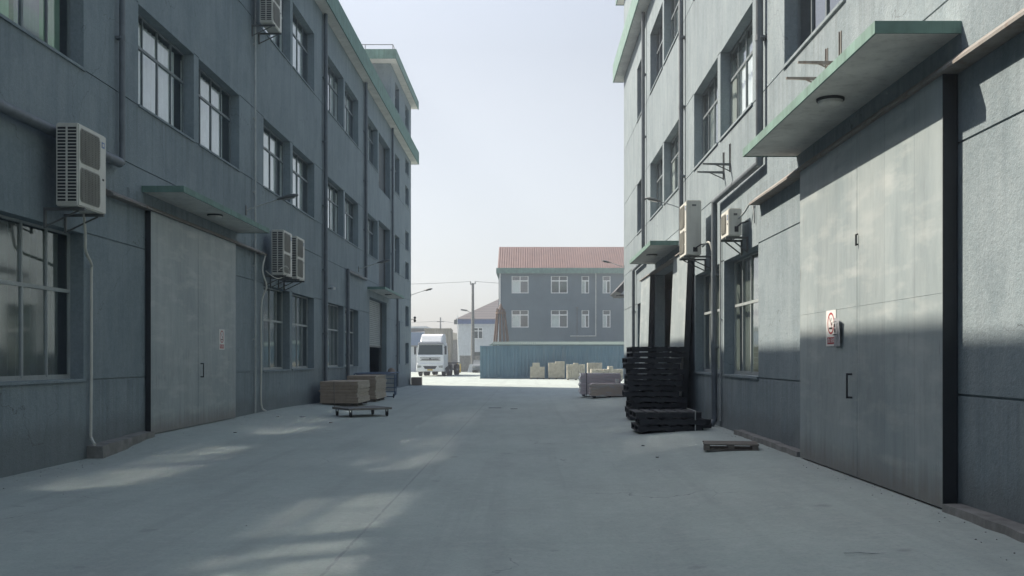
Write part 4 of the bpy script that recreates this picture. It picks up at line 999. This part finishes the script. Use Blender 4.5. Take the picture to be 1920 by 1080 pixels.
m = MB(); m.box(bx0 - .15, bx1, YB - .3, YB, zE0 + .02, zE0 + .1); m.build('soffit', 'soffit', rootB)
for (a, b, c, e, kd) in wins:
    g_ = MB(); g_.quad((a, YB + .1, c), (b, YB + .1, c), (b, YB + .1, e), (a, YB + .1, e)); W = g_.build('window', 'glass', rootB)
    f_ = MB(); fw = 0.09 if kd == 2 else 0.075; y0_, y1_ = YB + .03, YB + .12; zt = c + (e - c) * 0.70; mid = (a + b) / 2
    f_.box(a, a + fw, y0_, y1_, c, e); f_.box(b - fw, b, y0_, y1_, c, e); f_.box(a + fw, b - fw, y0_, y1_, c, c + fw); f_.box(a + fw, b - fw, y0_, y1_, e - .03, e)
    f_.box(a + fw, b - fw, y0_, y1_, zt, zt + .12); f_.box(mid - .05, mid + .05, y0_ - .004, y1_ - .01, c + fw, zt)
    if kd == 2: f_.box(mid - .04, mid + .04, y0_ - .004, y1_ - .01, zt + .12, e - .03)
    f_.build('frame', 'white_paint', W)
    if random.random() < .5:
        q = MB(); q.box(a + .1, mid, YB + .25, YB + .27, c + .05, zt); q.build('curtain', 'curtain', W)
px_ = P(1117, 0, YB)[0]; zb = P(0, 630, YB)[1]
m = MB(); m.tube([(px_, YB - .12, zE0), (px_, YB - .12, zb), (P(1069, 0, YB)[0], YB - .12, zb)], 0.055, 8); m.build('downpipe', 'pipe_light', rootB)
m = MB(); m.tube([(bx0 + .15, YB - .1, zE0), (bx0 + .15, YB - .1, 1)], 0.05, 8); m.build('downpipe', 'white_paint', rootB)
m = MB(); zz = P(0, 577, YB)[1]; xx = P(1082, 0, YB)[0]; m.box(xx - .1, xx + .1, YB - .4, YB, zz - .06, zz + .06); m.tube([(xx, YB - .03, zz - .1), (xx, YB - .03, 2)], .03, 6); m.build('wall_light', 'steel', rootB)
# lean-to roof on the near right flank (dark eave poking out behind the right factory)
t_ = thing('lean_to_roof', 'dark sloping lean-to eave poking out from behind the right factory', 'roof', (5, 58, 0))
a, b = P(1154, 546, 56), P(1172, 527, 56)
m = MB(); m.prism([(a[0], a[1]), (b[0] + 1.6, b[1] + 1.75), (b[0] + 1.6, b[1] + 1.60), (a[0] + .35, a[1] - .12)], 56, 60); m.box(a[0] + .2, b[0] + 1.6, 58, 60, a[1] - .15, a[1] - .05); m.build('roof_sheet', 'dark', t_)
m = MB(); m.box(b[0] + .9, b[0] + 1.1, 57, 57.2, 0, b[1] + .4); m.build('post', 'steel', t_)

# bundle of poles leaning together
t_ = thing('pole_bundle', 'tall cone of brown poles tied near the top, left of the grey building', 'pole bundle', (P(940, 0, 93)[0], 93, 0))
ax = P(939, 0, 93)[0]; zt = P(0, 583, 93)[1]
for i in range(11):
    a = i * 2 * math.pi / 11; m = MB(); r_ = 0.13
    m.tube([(ax + 1.02 * math.cos(a) + .08, 93 + 1.02 * math.sin(a), 0), (ax + 0.36 * math.cos(a), 93 + .36 * math.sin(a), zt + random.uniform(.0, .25))], 0.10, 8, 0.07); m.build('pole', 'brown_pole', t_)
m = MB(); m.lathe([(0.50, -.08), (0.49, .08)], (ax, 93, zt - .2), n=14); m.lathe([(0.28, 0), (0.05, .6)], (ax, 93, zt + .1), n=8); m.build('binding', 'brown_pole', t_)

# white house with blue band
YH = 128.0
hx0, hz = P(859.5, 600, YH); hx1 = hx0 + 12
t_ = thing('house', 'white house with blue eaves band and grey tiled hip roof left of the grey building', 'house', (hx0, YH, 0))
m = MB(); m.box(hx0, hx1, YH, YH + 9, 0, hz - .3); m.build('wall', 'white_wall', t_)
m = MB(); m.box(hx0 - .25, hx1 + .2, YH - .3, YH + 9.3, hz - .5, hz + .1); m.build('eaves_band', 'blue_band', t_)
m = MB(); rz_ = P(0, 560, YH + 4)[1]; m.add([(hx0 - .4, YH - .5, hz + .1), (hx1 + .4, YH - .5, hz + .1), (hx1 + .4, YH + 9.5, hz + .1), (hx0 - .4, YH + 9.5, hz + .1), (hx0 + 5.6, YH + 4.5, rz_ + .2), (hx1 - 4, YH + 4.5, rz_ + .2)], [(0, 1, 5, 4), (1, 2, 5), (2, 3, 4, 5), (3, 0, 4), (0, 3, 2, 1)]); m.build('roof', 'roof_tile', t_)
a, b = P(888, 635.5, YH), P(905.5, 614, YH)
m = MB(); m.box(a[0], b[0], YH - .03, YH - .004, a[1], b[1]); W = m.build('window', 'windscreen', t_)
m = MB(); fw = .1; x0_, z0_, x1_, z1_ = a[0], a[1], b[0], b[1]; zt_ = z0_ + (z1_ - z0_) * .66; mid = (x0_ + x1_) / 2
for q in ((x0_, x0_ + fw, z0_, z1_), (x1_ - fw, x1_, z0_, z1_), (x0_ + fw, x1_ - fw, z0_, z0_ + fw), (x0_ + fw, x1_ - fw, z1_ - fw, z1_), (x0_ + fw, x1_ - fw, zt_, zt_ + .12)): m.box(q[0], q[1], YH - .08, YH - .031, q[2], q[3])
m.box(mid - .06, mid + .06, YH - .085, YH - .031, z0_ + fw, zt_); m.box(mid - .06, mid + .06, YH - .085, YH - .031, zt_ + .12, z1_ - fw); m.build('frame', 'white_paint', W)
a, b = P(889, 668, YH), P(901, 660, YH)
m = MB(); m.box(a[0], b[0], YH - .03, YH - .004, a[1], b[1]); m.build('window', 'windscreen', t_)

# low wall, bushes-free yard edge, utility pole, barrier
YW = 117.0
a, b = P(862, 697, YW), P(935, 668, YW)
t_ = thing('boundary_wall', 'low grey wall between the white house and the yard', 'wall', (a[0], YW, 0))
m = MB(); m.box(a[0], b[0], YW, YW + .24, 0, b[1]); m.build('masonry', 'concrete_old', t_)
m = MB(); m.box(a[0] - .03, b[0], YW - .04, YW + .28, b[1] + .002, b[1] + .08); m.build('coping', 'concrete_old', t_)
a = P(886.5, 531, 114); 
t_ = thing('utility_pole', 'tall concrete utility pole with crossarm and lamp in front of the white house', 'utility pole', (a[0], 114, 0))
m = MB(); m.tube([(a[0], 114, 0), (a[0], 114, a[1])], 0.24, 12, 0.14); m.build('pole', 'concrete_old', t_, smooth=True)
m = MB(); m.hexa([(a[0] - .62, 113.5, 0), (a[0] + .62, 113.5, 0), (a[0] + .62, 114.5, 0), (a[0] - .62, 114.5, 0), (a[0] - .35, 113.7, .95), (a[0] + .35, 113.7, .95), (a[0] + .35, 114.3, .95), (a[0] - .35, 114.3, .95)]); m.build('footing', 'white_wall', t_)
m = MB(); m.tube([(a[0] - .3, 114, a[1] - .15), (a[0] + .35, 114, a[1] - .05)], 0.05, 6)
for dx in (-.25, .28): m.tube([(a[0] + dx, 114, a[1] - .1), (a[0] + dx, 114, a[1] + .2)], .06, 8)
m.build('crossarm', 'steel', t_)
l_ = P(866, 582, 114); l2 = P(884, 588, 114)
m = MB(); m.tube([(a[0], 114, l2[1]), (l_[0] + .5, 114, l_[1])], 0.03, 6); m.obox((l_[0] + .25, 114, l_[1] + .03), (0.75, 0.26, 0.16), ry=R(8)); m.build('lamp_arm', 'steel', t_)
far_p = P(826, 595, 190)
t_ = thing('utility_pole', 'thin distant utility pole above the truck container', 'utility pole', (far_p[0], 190, 0))
m = MB(); m.tube([(far_p[0], 190, 0), (far_p[0], 190, far_p[1])], 0.2, 8, .13); m.build('pole', 'steel', t_); m = MB(); m.box(far_p[0] - .7, far_p[0] + .7, 189.9, 190.1, far_p[1] - .9, far_p[1] - .75); m.build('crossarm', 'steel', t_)
def wire(p, q, sag, label, r=0.02):
    p, q = Vector(p), Vector(q); pts = [p.lerp(q, i / 16) - Vector((0, 0, sag * 4 * (i / 16) * (1 - i / 16))) for i in range(17)]
    m = MB(); m.tube(pts, r, 5); o = m.build('power_line', 'steel', loc=tuple(p)); tag(o, label, 'wire')
wire((a[0] - .25, 114, a[1] + .2), (-32, 108, a[1] + .1), .5, 'overhead wire running left from the concrete pole')
wire((a[0] + .28, 114, a[1] + .2), (22, 128, a[1] + 1.0), .5, 'overhead wire running right from the concrete pole towards the red roof')
wire((far_p[0] - .6, 190, far_p[1] - .75), (-60, 186, far_p[1] - .8), .6, 'faint distant wire left of the thin pole', .03)
wire((far_p[0] + .6, 190, far_p[1] - .75), (-2, 196, far_p[1] - .6), .6, 'faint distant wire right of the thin pole', .03)
YG = 110.0
pa = P(860.5, 690, YG); pt = P(857.5, 592, YG); 
t_ = thing('barrier_gate', 'raised white barrier pole with yellow base beside the truck', 'barrier', (pa[0], YG, 0))
m = MB(); m.box(pa[0] - .22, pa[0] + .22, YG - .2, YG + .2, 0, P(0, 682, YG)[1]); m.tube([(pa[0] - .55, YG - .3, 0), (pa[0], YG - .1, .9)], .04, 6); m.build('cabinet', 'yellow', t_, bevel=.03)
m = MB(); m.tube([(pa[0], YG - .25, .7), (pt[0], YG - .25, pt[1])], 0.085, 10, .04); m.build('boom', 'white_paint', t_)
m = MB(); q = P(856, 604, YG); m.box(q[0] - .25, q[0] + .1, YG - .35, YG - .1, q[1] - .25, q[1] + .25); m.build('light_box', 'steel', t_)
# far sheds
YS = 150.0
a = P(795, 613, YS)
t_ = thing('warehouse', 'blue metal warehouse behind the white truck', 'warehouse', (-22, YS, 0))
m = MB(); m.box(-42, a[0], YS, YS + 20, 0, a[1] - .8); m.build('wall', 'blue_sheet', t_)
m = MB(); m.prism([(-42, a[1] - .8), (a[0] + .3, a[1] - .15), (a[0] + .3, a[1] + .1), (-42, a[1] - .5)], YS - .5, YS + 20); m.build('roof', 'white_wall', t_)
a, b = P(840, 637, 135), P(858, 617, 135)
t_ = thing('beige_shed', 'beige shed with a pale roof behind the truck container', 'shed', (a[0], 135, 0))
m = MB(); m.box(a[0] - 3, b[0], 135, 141, 0, a[1]); m.build('wall', 'concrete_old', t_)
m = MB(); m.prism([(a[0] - 3.3, a[1]), (b[0] + .2, a[1]), (b[0] + .1, a[1] + .8), (a[0] - 1.5, a[1] + 1.6), (a[0] - 3.3, a[1] + .8)], 134.5, 141.5); m.build('roof', 'tan_sheet', t_)
a = P(779, 650, 118)
t_ = thing('gatehouse', 'small white gatehouse partly hidden by the left factory, behind the truck', 'gatehouse', (a[0] - 2, 118, 0))
m = MB(); m.box(a[0] - 4, a[0], 118, 121, 0, a[1]); m.build('wall', 'white_wall', t_)
m = MB(); m.box(a[0] - 4.2, a[0] + .15, 117.8, 121.2, a[1] + .003, a[1] + .15); m.build('roof', 'concrete_old', t_)

# ------------------------------------------------------------------ truck with container
t_ = truck = thing('truck', 'white cab-over truck parked facing the camera at the far end on the left', 'truck', (-8.72, 88.0, 0), rz=R(-5))
def ring_body(m, secs):                       # cross-sections (y, [(x,z)...]) joined into one skin
    n = len(secs[0][1]); vs = [(x, y, z) for y, pr in secs for x, z in pr]
    fs = [(i * n + j, i * n + (j + 1) % n, (i + 1) * n + (j + 1) % n, (i + 1) * n + j) for i in range(len(secs) - 1) for j in range(n)]
    fs += [tuple(range(n)), tuple((len(secs) - 1) * n + j for j in range(n))[::-1]]; m.add(vs, fs)
def prf(w0, w1, z0, zm, z1): return [(-w0, z0), (w0, z0), (w1, zm), (w1 * .93, z1), (-w1 * .93, z1), (-w1, zm)]
m = LB(); ring_body(m, [(0.0, prf(1.2, 1.22, .85, 1.75, 1.78)), (0.08, prf(1.24, 1.25, .75, 1.8, 1.95)), (0.30, prf(1.25, 1.25, .72, 1.9, 2.95)), (0.5, prf(1.25, 1.25, .72, 2.0, 3.02)), (2.1, prf(1.25, 1.25, .9, 2.0, 3.02))])
m.build('cab', 'white_paint', truck, bevel=.03)
m = LB(); m.add([(-1.12, .055, 1.86), (1.12, .055, 1.86), (1.06, .258, 2.80), (-1.06, .258, 2.80)], [(0, 1, 2, 3)]); m.add([(-1.12, .075, 1.86), (1.12, .075, 1.86), (1.06, .28, 2.80), (-1.06, .28, 2.80)], [(0, 1, 2, 3)]); m.build('windscreen', 'windscreen', truck)
m = LB(); m.hexa([(-1.18, .13, 2.84), (1.18, .13, 2.84), (1.18, .5, 2.9), (-1.18, .5, 2.9), (-1.1, .2, 2.96), (1.1, .2, 2.96), (1.1, .5, 3.04), (-1.1, .5, 3.04)]); m.build('sun_visor', 'pipe', truck, bevel=.02)
m = LB(); ring_body(m, [(0.42, prf(.95, .95, 3.02, 3.06, 3.1)), (0.8, prf(1.02, 1.0, 3.02, 3.4, 3.62)), (1.2, prf(1.08, 1.05, 3.02, 3.5, 3.78)), (2.05, prf(1.1, 1.08, 3.02, 3.5, 3.82))]); m.build('roof_fairing', 'white_paint', truck, bevel=.03)
m = LB()
for z in (1.62, 1.42): m.box(-.92, .92, -.03, -.012, z, z + .05)
m.box(-.78, .78, -.034, -.012, 1.50, 1.545); m.build('grille_slots', 'dark', truck)
m = LB(); m.lathe([(0.10, -.04), (0.10, -.012)], (0, 0, 1.53), axis='Y', n=16); m.build('emblem', 'steel', truck)
m = LB(); ring_body(m, [(-.10, [(-1.12, .46), (1.12, .46), (1.18, .75), (1.14, 1.12), (-1.14, 1.12), (-1.18, .75)]), (-.02, [(-1.24, .42), (1.24, .42), (1.26, .75), (1.24, 1.18), (-1.24, 1.18), (-1.26, .75)]), (.35, [(-1.25, .42), (1.25, .42), (1.26, .75), (1.25, 1.18), (-1.25, 1.18), (-1.26, .75)])]); bm_ = m.build('bumper', 'white_paint', truck, bevel=.02)
m = LB(); m.prism([(-.62, .92), (.62, .92), (.46, .66), (-.46, .66)], -.115, -.09); m.build('air_intake', 'dark', bm_)
m = LB(); m.box(-.24, .24, -.125, -.118, .52, .64); m.build('number_plate', 'yellow', bm_)
for sx in (-1, 1):
    m = LB(); m.prism([(sx * 1.16, .98), (sx * .78, .94), (sx * .80, .78), (sx * 1.14, .74)], -.12, -.07); m.build('headlight', 'lamp_glass', truck)
    m = LB(); m.box(sx * 1.30 if sx > 0 else -1.46, 1.46 if sx > 0 else -1.30, .0, .12, 1.95, 2.65); m.tube([(sx * 1.2, .15, 2.6), (sx * 1.38, .06, 2.55)], .02, 6); m.build('mirror', 'dark', truck)
    m = LB(); m.prism([(.45, 2.05), (1.25, 2.0), (1.25, 2.75), (.62, 2.75)], sx * 1.19, sx * 1.262, axis=0); m.build('side_window', 'windscreen', truck)
    m = LB(); m.box(min(sx * 1.0, sx * 1.24), max(sx * 1.0, sx * 1.24), .9, 1.2, .3, .75); m.build('step', 'pipe', truck)
m = LB(); m.box(-.42, -.28, .3, 9, .8, 1.05); m.box(.28, .42, .3, 9, .8, 1.05); m.box(-.5, .5, 5, 5.2, .75, 1.1); m.box(-1.15, 1.15, 3, 9.5, 1.10, 1.22); m.box(.55, 1.15, 2.3, 3.2, .4, .95); m.build('chassis', 'dark', truck)
for (y, dual) in ((.95, 0), (3.3, 1), (4.6, 1), (7.6, 1), (8.8, 1)):
    for sx in (-1, 1):
        x0_, x1_ = (sx * .92, sx * 1.2); lo, hi = min(x0_, x1_), max(x0_, x1_)
        w_ = LB(); w_.lathe([(.30, lo - .0), (.47, lo + .01), (.52, lo + .05), (.52, hi - .05), (.47, hi - .01), (.30, hi)], (0, y, .52), axis='X', n=24); W = w_.build('wheel', 'rubber', truck, smooth=True)
        w_ = LB(); w_.lathe([(.28, sx * 1.14), (.22, sx * 1.17), (.1, sx * 1.21), (.08, sx * 1.24)], (0, y, .52), axis='X', n=16); w_.build('rim', 'pipe_light', W, smooth=True)
    if y > 3: m = LB(); m.tube([(-.95, y, .52), (.95, y, .52)], .07, 8); m.build('axle', 'dark', truck)
tc = thing('shipping_container', 'beige container carried on the white truck', 'container', (-7.10, 91.2, 1.24), rz=R(93))
container(tc, 6.06, 2.44, 3.15, 'tan_sheet')
for ch in [c_ for c_ in bpy.data.objects if c_.parent == tc]:
    pass

# distant car behind the low wall
t_ = thing('parked_car', 'dark parked car near the utility pole, partly hidden by the blue container', 'car', (P(901, 0, 112)[0], 112, 0))
m = LB(); ring_body(m, [(-2.1, prf(.78, .8, .3, .6, .72)), (-1.9, prf(.84, .85, .25, .7, .85)), (-.9, prf(.86, .86, .25, .8, .98)), (-.3, prf(.86, .8, .25, .95, 1.4)), (.9, prf(.86, .8, .25, .95, 1.42)), (1.7, prf(.84, .84, .25, .9, 1.02)), (2.1, prf(.8, .8, .3, .7, .85))]); m.build('body', 'pipe', t_, bevel=.03)
m = LB(); m.add([(-.68, -.86, 1.0), (.68, -.86, 1.0), (.6, -.36, 1.36), (-.6, -.36, 1.36)], [(0, 1, 2, 3)]); m.build('windscreen', 'windscreen', t_)
for sx in (-1, 1):
    m = LB(); m.obox((sx * .62, -2.08, .62), (.26, .06, .13)); m.build('headlight', 'lamp_glass', t_)
    for y in (-1.3, 1.3): m = LB(); m.lathe([(.2, sx * .62), (.31, sx * .64), (.31, sx * .84), (.2, sx * .87)], (0, y, .31), axis='X', n=18); m.build('wheel', 'rubber', t_, smooth=True)

# ------------------------------------------------------------------ air between here and the far end
m = MB(); m.box(-120, 120, -25, 260, -1.2, 24); hz_ = m.build('haze', 'dark'); tag(hz_, kind='stuff')
t = NT('haze_air'); t.n.remove(t.b); pv = t.new('ShaderNodeVolumePrincipled'); pv.inputs['Density'].default_value = 0.0018; pv.inputs['Color'].default_value = (0.86, 0.92, 1, 1); pv.inputs['Anisotropy'].default_value = 0.4
t.link(pv.outputs[0], t.out.inputs['Volume']); hz_.data.materials.clear(); hz_.data.materials.append(t.m)
